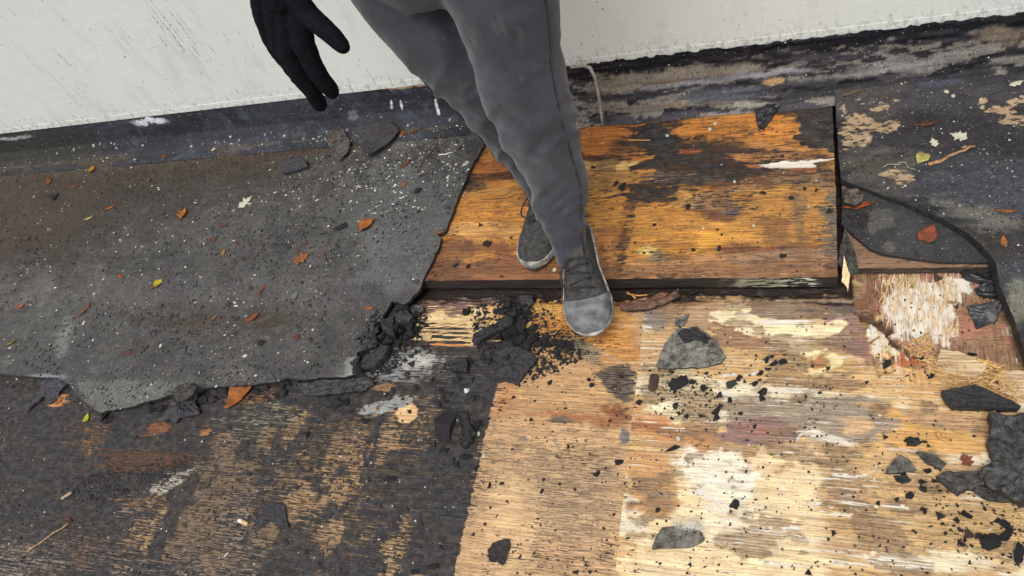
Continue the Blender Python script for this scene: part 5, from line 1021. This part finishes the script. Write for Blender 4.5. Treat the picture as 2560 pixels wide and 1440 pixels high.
# ---- twigs, straw, wire, stick
twig('twig', 'thin dark twig lying slanted on the felt right of the fingers', [(1102, 335), (1092, 365), (1072, 388), (1058, 405), (1042, 434)], .0022, BARK, color=(.6, .5, .5))
twig('stick', 'orange-brown stick on the black felt at upper right', [(2320, 417), (2360, 400), (2395, 385), (2436, 370)], .0048, BARK, 'stick', (1.6, 1.5, 1.4), .002, .45)
twig('straw', 'long dry straw on the dark plywood at lower left', [(73, 1380), (120, 1345), (150, 1325), (176, 1308)], .0028, BARK, 'straw', (1.4, 1.5, 1.3))
twig('white_fibre', 'curved white fibre standing by the flashing left of the yellow leaf', [(388, 336), (396, 350), (400, 365), (398, 384)], .0030, FLAKEW, 'fibre', lift=.012)
twig('white_fibre', 'short white twig on the felt below the knee', [(1097, 389), (1115, 387), (1133, 383)], .0022, FLAKEW, 'fibre')
twig('splinter', 'yellow wood splinter on the tar field of the amber board', [(1572, 352), (1600, 353), (1626, 353)], .0022, WOODBIT, 'splinter', (1, .75, .5))
twig('bent_root', 'forked brittle root at the back right corner of the amber board', [(2062, 272), (2080, 258), (2110, 243), (2150, 231)], .0028, BARK, 'root', (.7, .65, .6), .004)
twig('thread', 'curly pale thread on the black felt left of the yellow leaf', [(2208, 420), (2220, 412), (2248, 414), (2252, 407), (2264, 408), (2268, 420), (2290, 426)], .0008, FLAKEW, 'thread', (.6, .6, .5))
for x, y, x2, y2 in ((595, 575, 612, 563), (640, 640, 664, 610), (745, 640, 740, 605), (250, 500, 300, 505), (520, 860, 560, 842), (120, 545, 150, 548), (330, 470, 352, 448), (890, 480, 920, 470), (560, 690, 610, 640)):
    twig('stalk', 'thin dark leaf stalk lying on the felt sheet', [(x, y), ((x+x2)/2+2, (y+y2)/2), (x2, y2)], .0010, BARK, 'stalk', (.5, .4, .35), group='thin dark stalks on the felt sheet')
# wire hanging down the kerb
wp = np.array([W(*q, yy) for q, yy in (((1426, 164), 1.585), ((1460, 160), 1.580), ((1476, 166), 1.574), ((1488, 190), 1.566), ((1495, 220), 1.556), ((1500, 250), 1.545), ((1504, 280), 1.535), ((1508, 312), 1.52))])
wp[:, 1] -= .006; o0 = wp.mean(0); o = tubeobj('old_wire', wp-o0, [.0045, .005, .0052, .0048, .0048, .0044, .0044, .004], mat_simple('flaky_wire', (.16, .14, .11), (.42, .39, .33), 150, .7, .002), None, 8, label='old flaky grey wire bent down over the kerb, right of the knee', cat='wire'); o.location = o0
# splinters: heap too fine to count, and clear single splinters
def splinters(name, region, n, L0, L1, main, spread, color=(1, 1, 1), zup=.012, **k):
    pts = rnd_in(region, n, .01); z = surf(pts[:, 0], pts[:, 1]); V = []; Fc = []
    for p, zz in zip(pts, z):
        L = random.uniform(L0, L1); a = math.radians(main+random.gauss(0, spread)); w_ = random.uniform(.0007, .0022); d = np.array([math.cos(a), math.sin(a), random.uniform(-.15, .3)]); s = np.array([-d[1], d[0], 0])
        c_ = np.array([p[0], p[1], zz+random.uniform(.001, zup)]); e0 = c_-d*L/2; e1 = c_+d*L/2; e0[2] = max(e0[2], zz); h = np.array([0, 0, w_*.8]); b = len(V)
        V += [e0, c_-s*w_, c_+s*w_, e1, c_+h]; Fc += [(b, b+1, b+4), (b+1, b+3, b+4), (b+3, b+2, b+4), (b+2, b, b+4), (b, b+2, b+1), (b+1, b+2, b+3)]
    return mesh(name, V, Fc, WOODBIT, None, color=color, kind='stuff', **k)
splinters('wood_splinters', [(2290, 880), (2340, 905), (2480, 900), (2560, 960), (2540, 1000), (2440, 975), (2360, 960)], 260, .012, .05, -25, 40, (.95, .85, .7), .010, label='yellow splinter litter on the rotten corner', cat='splinters')
splinters('wood_splinters', [(2240, 850), (2330, 835), (2340, 880), (2280, 890)], 70, .01, .035, -20, 50, (.95, .8, .6), .012, label='splinters along the lifted crack', cat='splinters')
splinters('wood_splinters', [(1335, 745), (1440, 745), (1440, 850), (1345, 840)], 170, .006, .022, 0, 60, (.85, .6, .3), .005, label='orange rot fibres left of the moving shoe', cat='splinters')
splinters('wood_splinters', [(2180, 660), (2400, 690), (2400, 860), (2200, 800)], 200, .015, .05, 82, 8, (1.15, 1.2, 1.35), .003, label='raised pale fibres of the rotten corner', cat='splinters')
splinters('wood_splinters', [(1050, 760), (1250, 755), (1240, 850), (1050, 850)], 120, .02, .06, 0, 4, (1.1, 1.05, .95), .003, label='raised fibres of the striped torn veneer', cat='splinters')
for i, (pts, c_, lb) in enumerate((([(2470, 970), (2500, 930)], (1, .8, .5), 'long yellow splinter standing out of the straw pile, left one of two crossing'), ([(2440, 905), (2492, 925), (2510, 918)], (1, .85, .55), 'bent yellow splinter lying across the straw pile'), ([(2290, 860), (2320, 838)], (.9, .7, .4), 'amber splinter raised above the crack'), ([(2175, 862), (2198, 848)], (.6, .4, .25), 'brown splinter left of the torn hole'), ([(1568, 738), (1600, 746), (1622, 742)], (.9, .65, .35), 'orange splinter bundle in the gap under the amber board'),
                                   ([(1590, 752), (1575, 738)], (.9, .65, .35), 'short orange splinter pointing left in the gap under the amber board'), ([(2340, 1085), (2350, 1100), (2370, 1110)], (1, .75, .45), 'thin orange splinter beside the grey felt fragments'), ([(2482, 1035), (2492, 1055)], (1, .75, .5), 'short orange splinter on the crumpled felt mass'))):
    twig('splinter', lb, pts, .003, WOODBIT, 'splinter', c_, .008, .3)
slab('split_veneer', 'pale torn veneer plate lying loose on the rotten corner', [(2342, 905), (2350, 872), (2400, 880), (2470, 905), (2462, 925), (2440, 945), (2400, 940), (2345, 925)], VEN, 'veneer plate', .004, .003, .0012, (.03, .02), color=(1, 1, 1), side=WOODBIT)
slab('split_veneer', 'second torn veneer plate at the right edge, fibres upright', [(2498, 930), (2540, 925), (2620, 935), (2620, 985), (2530, 990), (2500, 975)], VEN, 'veneer plate', .004, .003, .0012, (.03, .02), color=(1.1, 1.12, 1.15), side=WOODBIT)
slab('bark_strip', 'reddish brown rotten bark strip under the amber board, right of the moving shoe', [(1548, 758), (1580, 752), (1640, 748), (1690, 728), (1700, 738), (1660, 758), (1620, 772), (1575, 776), (1550, 772)], mat_simple('rotten_bark', (.06, .03, .02), (.20, .10, .065), 70, .7, .003), 'bark', .010, .002, .005)
slab('tan_chip', 'small tan wood chip on the striped veneer near the felt pile', [(1054, 834), (1070, 830), (1080, 838), (1076, 848), (1056, 846)], WOODBIT, 'wood chip', .003, .001, .001, color=(.75, .75, .8), side=WOODBIT)
# pale crust on the kerb
slab('bark_piece', 'dry brown bark curl on the kerb behind the amber board', [(1618, 268), (1630, 257), (1652, 256), (1662, 270), (1650, 288), (1625, 296), (1615, 284)], BARK, 'bark', .008, .02, .006, (0, .4), color=(1.2, 1.2, 1.2), side=BARK)
slab('bark_piece', 'flat tan bark scrap lying right of the bark curl', [(1660, 288), (1690, 284), (1704, 288), (1690, 298), (1664, 298)], BARK, 'bark', .004, .01, .003, (0, .3), color=(1.5, 1.5, 1.6), side=BARK)
# cigarette ends
def butt(label, px, py, L, r, ang, paper, c2):
    p = at(px, py); o = empty('cigarette_end', tuple(p+[0, 0, r]), label=label, cat='cigarette end'); o.rotation_euler = (0, 0, math.radians(ang))
    fm = mat_simple('filter_paper', c2, tuple(np.array(c2)*1.25), 300, .7, .0004); pm = mat_simple('white_paper', paper, tuple(np.array(paper)*1.1), 200, .7, .0004)
    tubeobj('filter', [(-.1*L, 0, 0), (.1*L, 0, .0002), (.35*L, 0, 0), (.5*L, 0, 0)], [r, r*1.02, r*.97, r*.98], fm, o, 12); tubeobj('paper', [(-.5*L, 0, 0), (-.3*L, 0, 0), (-.1*L, 0, 0)], [r*.8, r*.96, r*.99], pm, o, 12)
butt('cigarette end with white tip on the tar-stained plywood', 611, 1307, .031, .0052, -12, (.75, .74, .70), (.52, .36, .18))
butt('flattened dirty cigarette end by the soil crumbs at lower left', 170, 1240, .032, .0045, 40, (.28, .24, .18), (.30, .22, .14))

# ================================================================ the person
def remesh(name, parts, voxel, mat, parent, disp=None, smooth=6, **k):
    V = []; Fc = []
    for v, f in parts:
        b = len(V); V += [tuple(map(float, q)) for q in v]; Fc += [tuple(int(i)+b for i in q) for q in f]
    me = bpy.data.meshes.new(name); me.from_pydata(V, [], Fc); me.update(); o = bpy.data.objects.new(name, me); link(o)
    m_ = o.modifiers.new('r', 'REMESH'); m_.mode = 'VOXEL'; m_.voxel_size = voxel; m_.use_smooth_shade = True
    s_ = o.modifiers.new('s', 'SMOOTH'); s_.factor = .5; s_.iterations = smooth
    dg = bpy.context.evaluated_depsgraph_get(); dg.update(); ne = bpy.data.meshes.new_from_object(o.evaluated_get(dg)); o.modifiers.clear(); o.data = ne; ne.name = name
    ne.materials.clear(); ne.materials.append(mat)
    n = len(ne.vertices); c_ = np.empty(n*3, np.float32); ne.vertices.foreach_get('co', c_); c_ = c_.reshape(-1, 3).astype(float); nr = np.empty(n*3, np.float32); ne.vertices.foreach_get('normal', nr); nr = nr.reshape(-1, 3)
    if disp: c_ = c_+nr*disp(c_)[:, None]
    ne.vertices.foreach_set('co', c_.astype(np.float32).ravel()); ne.polygons.foreach_set('use_smooth', np.ones(len(ne.polygons), bool)); ne.update(); o.parent = parent
    return tag(o, **k)
def loft(secs, seg=28):
    """sections: (x, y, z, rx, ry) stacked, elliptical"""
    V = []; n = len(secs)
    for (x, y, z, rx, ry) in secs:
        for k_ in range(seg):
            a = 2*math.pi*k_/seg; V.append((x+rx*math.cos(a), y+ry*math.sin(a), z))
    Fc = [(i*seg+k_, i*seg+(k_+1) % seg, (i+1)*seg+(k_+1) % seg, (i+1)*seg+k_) for i in range(n-1) for k_ in range(seg)]
    Fc += [tuple(range(seg))[::-1], tuple((n-1)*seg+k_ for k_ in range(seg))]
    if secs[0][2] > secs[-1][2]: Fc = [q[::-1] for q in Fc]
    return V, Fc
def dense(secs, step=.03):
    out = []
    for a, b in zip(secs[:-1], secs[1:]):
        a, b = np.array(a), np.array(b); n = max(1, int(abs(b[2]-a[2])/step)); out += [a+(b-a)*t/n for t in range(n)]
    out.append(np.array(secs[-1])); out = np.array(out)
    for _ in range(2): out[1:-1] = (out[:-2]+out[1:-1]*2+out[2:])/4
    return [tuple(r) for r in out]
def leg_secs(rows):
    """rows: y of the picture, left and right outline there, world y of the axis"""
    out = []
    for (py, xl, xr, yw) in rows:
        p = W((xl+xr)/2, py, yw); r = (xr-xl)/2/ppm(p); out.append((p[0], p[1], p[2], r, r*.92))
    return out
person = empty('person', (-.6, 1.12, BZ), label='person in dark grey trousers, black glove and black trainers stepping over the torn roof', cat='person')
def cloth_mat():
    b = NB('grey_work_trousers'); o = b.coords((1, 1, 1)); n = b.noise(o, 14, 4, .6); f = b.noise(o, 700, 2, .6); d = b.noise(b.coords((30, 30, 12)), 1, 4, .7)
    c = b.mix(b.ramp(n, .35, .65), (.023, .025, .034), (.042, .046, .061)); c = b.mix(b.ramp(d, .56, .74, 0, .5), c, (.105, .095, .082)); c = b.mix(b.ramp(f, .4, .7, 0, .3), c, (.085, .085, .095))
    b.put(b.b.inputs['Sheen Weight'], .25); return b.out(c, .85, b.bump(b.math('ADD', f, b.math('MULTIPLY', n, 2)), .0008, .7), .25)
CLOTH = cloth_mat()
KNIT = mat_simple('black_knit_glove', (.004, .004, .006), (.010, .010, .014), 300, .9, .002, 2, .1)
JACK = mat_simple('black_jacket', (.01, .01, .014), (.022, .022, .028), 60, .8, .002)
SKIN = mat_simple('skin', (.42, .25, .18), (.50, .31, .23), 40, .5, .0006)
HAIR = mat_simple('dark_hair', (.015, .01, .008), (.05, .035, .025), 200, .5, .002)
# back leg (its foot stands on the amber board), front leg swings over the step
bl = leg_secs([(-260, 730, 1010, 1.16), (-120, 810, 1060, 1.15), (0, 893, 1170, 1.15), (88, 968, 1215, 1.14), (147, 1026, 1240, 1.14), (200, 1078, 1262, 1.14), (250, 1124, 1282, 1.14), (285, 1150, 1296, 1.14), (320, 1180, 1310, 1.14), (360, 1218, 1328, 1.145), (400, 1262, 1352, 1.155), (450, 1298, 1385, 1.17), (500, 1316, 1400, 1.185), (522, 1326, 1400, 1.19)])
fl = leg_secs([(-260, 985, 1330, 1.12), (-120, 1050, 1390, 1.11), (0, 1117, 1422, 1.10), (60, 1150, 1412, 1.09), (133, 1172, 1406, 1.08), (200, 1188, 1414, 1.07), (233, 1196, 1424, 1.065), (290, 1216, 1440, 1.06), (340, 1246, 1454, 1.06), (400, 1290, 1466, 1.065), (470, 1318, 1470, 1.06), (530, 1340, 1472, 1.03), (575, 1352, 1476, 1.0), (612, 1368, 1480, .98), (652, 1386, 1476, .965)])
hipz = 1.0
pel = dense([(-.60, 1.14, .80, .10, .09), (-.60, 1.14, .88, .165, .12), (-.60, 1.14, .96, .175, .125), (-.60, 1.14, 1.04, .16, .12)])
def wrinkle(c):
    x, y, z = c.T
    fr = np.exp(-((z-.50)/.16)**2)+.8*np.exp(-((z-.27)/.12)**2)+.25
    a = (1-np.abs(2*fbm((x*.7+y*.5)*7+z*5, z*13-(x-y)*13, 5, 2)-1))**2-.7; b_ = fbm(x*10+z*22, z*11-x*12+3, 15, 3)-.5
    big = np.abs(fbm(x*5+z*9, z*10-x*5, 25, 2)-.5)
    return (a*.017*fr+b_*.008)*np.clip((1.02-z)/.5, .25, 1)-.005+big*.010
tr = remesh('trousers', [loft(dense(bl)), loft(dense(fl)), loft(pel)], .0062, CLOTH, None, wrinkle, 5)
def reparent(o): o.parent = person; o.matrix_parent_inverse = Matrix.Translation((.6, -1.12, -BZ)); return o
reparent(tr)
def seam(rows, side, ang):
    out = []
    for (x, y, z, rx, ry) in dense(rows)[3:-1]: out.append((x+side*rx*math.cos(ang)*1.0, y-ry*math.sin(ang)*1.0, z))
    from mathutils.bvhtree import BVHTree
    bv = BVHTree.FromPolygons([v.co[:] for v in tr.data.vertices], [p.vertices[:] for p in tr.data.polygons]); res = []
    for q in out:
        h_ = bv.find_nearest(Vector(q)); res.append(tuple(h_[0]+h_[1]*.0002))
    return res
sa = seam(fl, 1, .55)
reparent(tubeobj('side_seam', sa, [.0016]*len(sa), mat_simple('seam_thread', (.012, .013, .018), (.03, .032, .04), 300, .9, .0005), None, 6))
sb = seam(bl, -1, .5)
reparent(tubeobj('side_seam', sb, [.0016]*len(sb), bpy.data.materials['seam_thread'], None, 6))
# glove: palm, thumb and four fingers, each of its own length and bend
def ch(pts, seg=14):
    w_ = [W(a, b, y) for a, b, y, r in pts]; rad = [r/ppm(q) for (_, _, _, r), q in zip(pts, w_)]
    path = []; rr = []
    for i in range(len(w_)-1):
        for t in (0, .34, .67): path.append(w_[i]+(w_[i+1]-w_[i])*t); rr.append(rad[i]+(rad[i+1]-rad[i])*t)
    path.append(w_[-1]); rr.append(rad[-1]); e = path[-1]-path[-2]; e /= np.linalg.norm(e)
    path += [path[-1]+e*rr[-1]*.6, path[-1]+e*rr[-1]*.9]; rr += [rr[-1]*.75, rr[-1]*.35]
    return tube(path, rr, seg)
gl = [ch([(735, -30, 1.0, 24), (748, 40, .995, 30), (760, 112, .99, 29), (782, 165, .985, 26), (810, 205, .985, 23), (830, 228, .99, 20)]),
      ch([(705, -30, 1.0, 28), (718, 50, 1.0, 32), (724, 130, 1.0, 31), (750, 185, .998, 27), (780, 228, 1.0, 22), (800, 262, 1.01, 19)]),
      ch([(680, -30, 1.005, 30), (696, 50, 1.005, 33), (704, 118, 1.01, 30), (730, 165, 1.02, 25), (752, 200, 1.035, 20)]),
      ch([(650, -30, 1.01, 30), (660, 30, 1.012, 30), (676, 92, 1.02, 24), (696, 134, 1.045, 19), (712, 156, 1.065, 16)]),
      ch([(735, -20, .995, 28), (768, 36, .985, 30), (800, 62, .975, 27), (834, 92, .968, 24), (856, 116, .965, 20)]),
      ch([(690, -110, 1.03, 46), (692, -60, 1.015, 48), (700, -10, 1.0, 46)])]
glv = remesh('glove', gl, .0026, KNIT, None, lambda c: (fbm(c[:, 0]*70+c[:, 2]*40, c[:, 2]*90, 5, 3)-.5)*.0028, 5); reparent(glv)
# jacket, body and head above the frame
wr = W(690, -90, 1.02); lw = np.array([-.40, 1.0, 1.20])
def limb(pts): return tube([p[:3] for p in pts], [p[3] for p in pts], 18)
jk = [loft(dense([(-.60, 1.14, .98, .185, .135), (-.60, 1.14, 1.08, .19, .135), (-.61, 1.12, 1.25, .205, .135), (-.62, 1.10, 1.38, .215, .13), (-.62, 1.09, 1.46, .15, .10), (-.62, 1.085, 1.50, .075, .07)])),
      limb([(-.80, 1.10, 1.42, .06), (-.84, 1.10, 1.30, .062), (-.88, 1.10, 1.16, .056), (-.87, 1.07, 1.05, .05), (wr[0], wr[1], wr[2]+.02, .042)]),
      limb([(-.44, 1.10, 1.42, .06), (-.38, 1.14, 1.28, .062), (-.345, 1.16, 1.17, .058), (-.37, 1.08, 1.18, .05), (lw[0], lw[1]+.02, lw[2]+.0, .042)])]
reparent(remesh('jacket', jk, .010, JACK, None, lambda c: (fbm(c[:, 0]*14, c[:, 2]*22, 5, 3)-.5)*.014, 5))
hx, hy, hz = -.62, 1.06, 1.66
bd = [loft([(a[0], a[1], a[2], a[3]*.5, a[4]*.5) for a in dense(bl)]), loft([(a[0], a[1], a[2], a[3]*.5, a[4]*.5) for a in dense(fl)]), loft([(a[0], a[1], a[2], a[3]*.85, a[4]*.85) for a in pel]),
      loft(dense([(-.60, 1.14, .96, .14, .10), (-.61, 1.13, 1.2, .15, .10), (-.62, 1.10, 1.40, .17, .10), (-.62, 1.09, 1.48, .09, .07), (-.62, 1.08, 1.54, .055, .058), (hx, hy+.01, 1.59, .058, .065), (hx, hy, 1.64, .070, .088), (hx, hy, 1.70, .076, .095), (hx, hy+.01, 1.76, .070, .085), (hx, hy+.01, 1.80, .04, .05)], .02)),
      limb([(hx, hy-.09, 1.70, .010), (hx, hy-.108, 1.665, .016), (hx, hy-.085, 1.655, .012)]), limb([(hx-.078, hy+.01, 1.70, .014), (hx-.083, hy+.015, 1.67, .016), (hx-.078, hy+.01, 1.645, .01)]), limb([(hx+.078, hy+.01, 1.70, .014), (hx+.083, hy+.015, 1.67, .016), (hx+.078, hy+.01, 1.645, .01)]),
      limb([(-.80, 1.10, 1.40, .04), (-.88, 1.10, 1.16, .036), (wr[0], wr[1], wr[2], .024), tuple(W(705, 0, 1.008))+(.014,)]), limb([(-.44, 1.10, 1.40, .04), (-.35, 1.15, 1.17, .036), (lw[0], lw[1], lw[2], .028)])]
for k_, (dx, L) in enumerate(((-.028, .055), (-.010, .07), (.009, .075), (.027, .065))): bd.append(limb([(lw[0]-.01, lw[1]-.01, lw[2]+dx*.6, .014), (lw[0]-.03, lw[1]-.07, lw[2]+dx, .012), (lw[0]-.045, lw[1]-.07-L*.5, lw[2]+dx-.005, .009), (lw[0]-.065, lw[1]-.07-L*.8, lw[2]+dx-.02, .007)]))
bd.append(limb([(lw[0]-.01, lw[1]-.01, lw[2]+.02, .014), (lw[0]-.045, lw[1]-.04, lw[2]+.045, .011), (lw[0]-.06, lw[1]-.07, lw[2]+.05, .008)]))
reparent(remesh('body', bd, .006, SKIN, None, None, 3))
hv, hf = loft(dense([(hx, hy+.03, 1.66, .075, .075), (hx, hy+.02, 1.72, .085, .092), (hx, hy+.015, 1.77, .078, .088), (hx, hy+.015, 1.812, .045, .05)], .015))
reparent(remesh('hair', [(hv, hf)], .006, HAIR, None, lambda c: (fbm(c[:, 0]*60, c[:, 2]*60, 2, 3)-.5)*.008, 3))
for s in (-1, 1):
    v, f = ico(); reparent(mesh('eye', v*[.012, .006, .007]+[hx+s*.03, hy-.088, 1.70], f, STONE, None, True))
v, f = ico(); reparent(mesh('mouth', v*[.024, .006, .005]+[hx, hy-.084, 1.625], f, mat_simple('lips', (.3, .12, .1), (.35, .15, .12), 50, .5, 0), None, True))

# shoes
SUEDE = mat_simple('black_worn_suede', (.014, .0135, .014), (.055, .051, .047), 90, .8, .0012)
SOLE = mat_simple('scuffed_white_midsole', (.13, .125, .115), (.42, .41, .38), 50, .6, .0008); RUB = mat_simple('dark_outsole', (.02, .02, .024), (.06, .06, .07), 80, .6, .001)
GREY = mat_simple('grey_mesh_upper', (.055, .057, .064), (.17, .172, .18), 38, .7, .001); LACE = mat_simple('black_lace', (.01, .01, .011), (.03, .03, .03), 500, .8, .0006)
def shoe(name_mat, loc, heading, pitch, label, grey=False):
    root = bpy.data.objects.new('shoe', None); link(root, person); root['label'] = label
    root.location = Vector(loc)-Vector((-.6, 1.12, BZ)); root.rotation_euler = (pitch, 0, heading)
    L = .30
    def half(t):                                     # half widths left/right along the foot, t = 0 heel, 1 toe
        ks = [(0, .012), (.03, .024), (.10, .033), (.25, .035), (.42, .036), (.58, .044), (.72, .050), (.84, .047), (.93, .035), (.98, .018), (1, .006)]
        xs_, ys_ = zip(*ks); return float(np.interp(t, xs_, ys_))
    ts = np.r_[np.linspace(0, .12, 8), np.linspace(.15, .85, 22), np.linspace(.88, 1, 12)]
    def outl(sc_, z, t0=0):
        pts = [((half(t))*sc_+.002*(sc_ > 1), (t-.5)*L*(1 if sc_ <= 1 else 1.015), z+.012*max(0, t-.8)**1.5*8) for t in ts]
        return pts+[(-x, y, zz) for x, y, zz in pts[::-1]]
    def stack(rings, mat, nm):
        V = [p for r in rings for p in r]; n = len(rings[0]); Fc = [(i*n+k_, i*n+(k_+1) % n, (i+1)*n+(k_+1) % n, (i+1)*n+k_) for i in range(len(rings)-1) for k_ in range(n)]
        Fc += [tuple(range(n))[::-1], tuple((len(rings)-1)*n+k_ for k_ in range(n))]; return mesh(nm, V, Fc, mat, root, False)
    stack([outl(.93, .0), outl(.99, .003), outl(.99, .008)], RUB, 'outsole')
    stack([outl(1.0, .008), outl(1.045, .014), outl(1.05, .022), outl(1.02, .030)], SOLE, 'midsole')
    # toe bumper
    # upper
    hk = [(0, .075), (.08, .088), (.2, .092), (.34, .095), (.45, .085), (.56, .070), (.68, .058), (.80, .050), (.90, .042), (.97, .030), (1, .02)]
    hx_, hy_ = zip(*hk); V = []; seg = 22; tt = np.r_[np.linspace(0, .1, 7), np.linspace(.13, .86, 30), np.linspace(.88, 1, 12)]
    for t in tt:
        hgt = float(np.interp(t, hx_, hy_)); wd = half(t)*1.0; lift_ = .012*max(0, t-.8)**1.5*8
        for k_ in range(seg+1):
            a = math.pi*k_/seg; e = .62 if t > .5 else .75
            x = wd*math.copysign(abs(math.cos(a))**e, math.cos(a)); z = .026+lift_+(hgt-.026)*abs(math.sin(a))**(.85)
            crease = .0018*math.sin(t*130)*math.exp(-((t-.62)/.05)**2)*math.sin(a)+.0016*math.exp(-((t-.79-.05*math.cos(a)**2)/.012)**2)*math.sin(a)
            V.append((x, (t-.5)*L, z+crease+(random.random()-.5)*.0006))
    n = seg+1; Fc = [(i*n+k_, i*n+k_+1, (i+1)*n+k_+1, (i+1)*n+k_) for i in range(len(tt)-1) for k_ in range(seg)]; Fc += [tuple(range(n)), tuple((len(tt)-1)*n+k_ for k_ in range(n))[::-1]]
    up = mesh('upper', V, Fc, SUEDE, root, True)
    # toe cap overlay and bumper: a proud band
    V = []; tb = np.linspace(.80, 1.004, 12)
    for t in tb:
        for k_ in range(seg+1):
            a = math.pi*k_/seg; wd = half(min(t, 1))*1.03+.0008; hgt = (.028 if abs(math.cos(a)) > .99 else .036)+.006*math.sin(a)*(t > .97); lift_ = .012*max(0, t-.8)**1.5*8
            x = wd*math.cos(a); V.append((x, (t-.5)*L+.002, .028+lift_+.012*math.sin(a)*min(1, (t-.80)*8)*(1 if t > .93 else .3)))
    if grey:
        tcs = [t for t in tt if t > .70]; V = []
        for t in tcs:
            hgt = float(np.interp(t, hx_, hy_))+.0022; wd = half(t)*1.03+.001; l_ = .012*max(0, t-.8)**1.5*8
            for k_ in range(seg+1):
                a = math.pi*k_/seg; V.append((wd*math.copysign(abs(math.cos(a))**.62, math.cos(a)), (t-.5)*L+.0012+(.016*abs(math.cos(a))**2*-1 if t < .78 else 0), .027+l_+(hgt-.027)*math.sin(a)**.85))
        mesh('toe_cap', V, [(i*n+k_, i*n+k_+1, (i+1)*n+k_+1, (i+1)*n+k_) for i in range(len(tcs)-1) for k_ in range(seg)]+[tuple((len(tcs)-1)*n+k_ for k_ in range(n))[::-1]], GREY, root, True)
        root.scale = (1.10, .94, 1.0)
    # laces and tongue
    lz = lambda t: float(np.interp(t, hx_, hy_))+.003
    V, Fc = [], []
    tg = [(x, (t-.5)*L, lz(t)+.004-abs(x)*.25) for t in np.linspace(.30, .62, 9) for x in (-.018, -.009, 0, .009, .018)]
    mesh('tongue', tg+[(x, y, z-.006) for x, y, z in tg], [(i*5+k_, i*5+k_+1, (i+1)*5+k_+1, (i+1)*5+k_) for i in range(8) for k_ in range(4)], SUEDE, root, True)
    for i, t in enumerate(np.linspace(.40, .62, 5)):
        s = 1 if i % 2 else -1
        tubeobj('lace', [(-.024, (t-.5)*L-.004*s, lz(t)-.006), (-.010, (t-.5)*L-.002*s, lz(t)+.006), (0, (t-.5)*L, lz(t)+.0075), (.010, (t-.5)*L+.003*s, lz(t)+.006), (.024, (t-.5)*L+.005*s, lz(t)-.006)], [.0022]*5, LACE, root, 7)
    for s, q in ((1, 1), (-1, .7)):
        a = [(s*(.004+.036*q*math.sin(u)), (-.03+.040*q*(1-math.cos(u)))*1.0, lz(.42)+.008+.006*math.sin(u)-.020*q*math.sin(u)**2) for u in np.linspace(0, math.pi, 11)]
        tubeobj('lace_loop', a, [.0022]*11, LACE, root, 7)
    return root
toe = P(1342, 684, BZ)
shoe(0, (toe[0]-.002, toe[1]+.15, BZ+.004), math.pi+math.radians(-2), 0, 'black suede trainer with white midsole standing on the amber board')
shoe(0, (-.450, .952, .104), math.pi+math.radians(13), math.radians(-22), 'grey trainer with pale toe stepping down off the board', True)
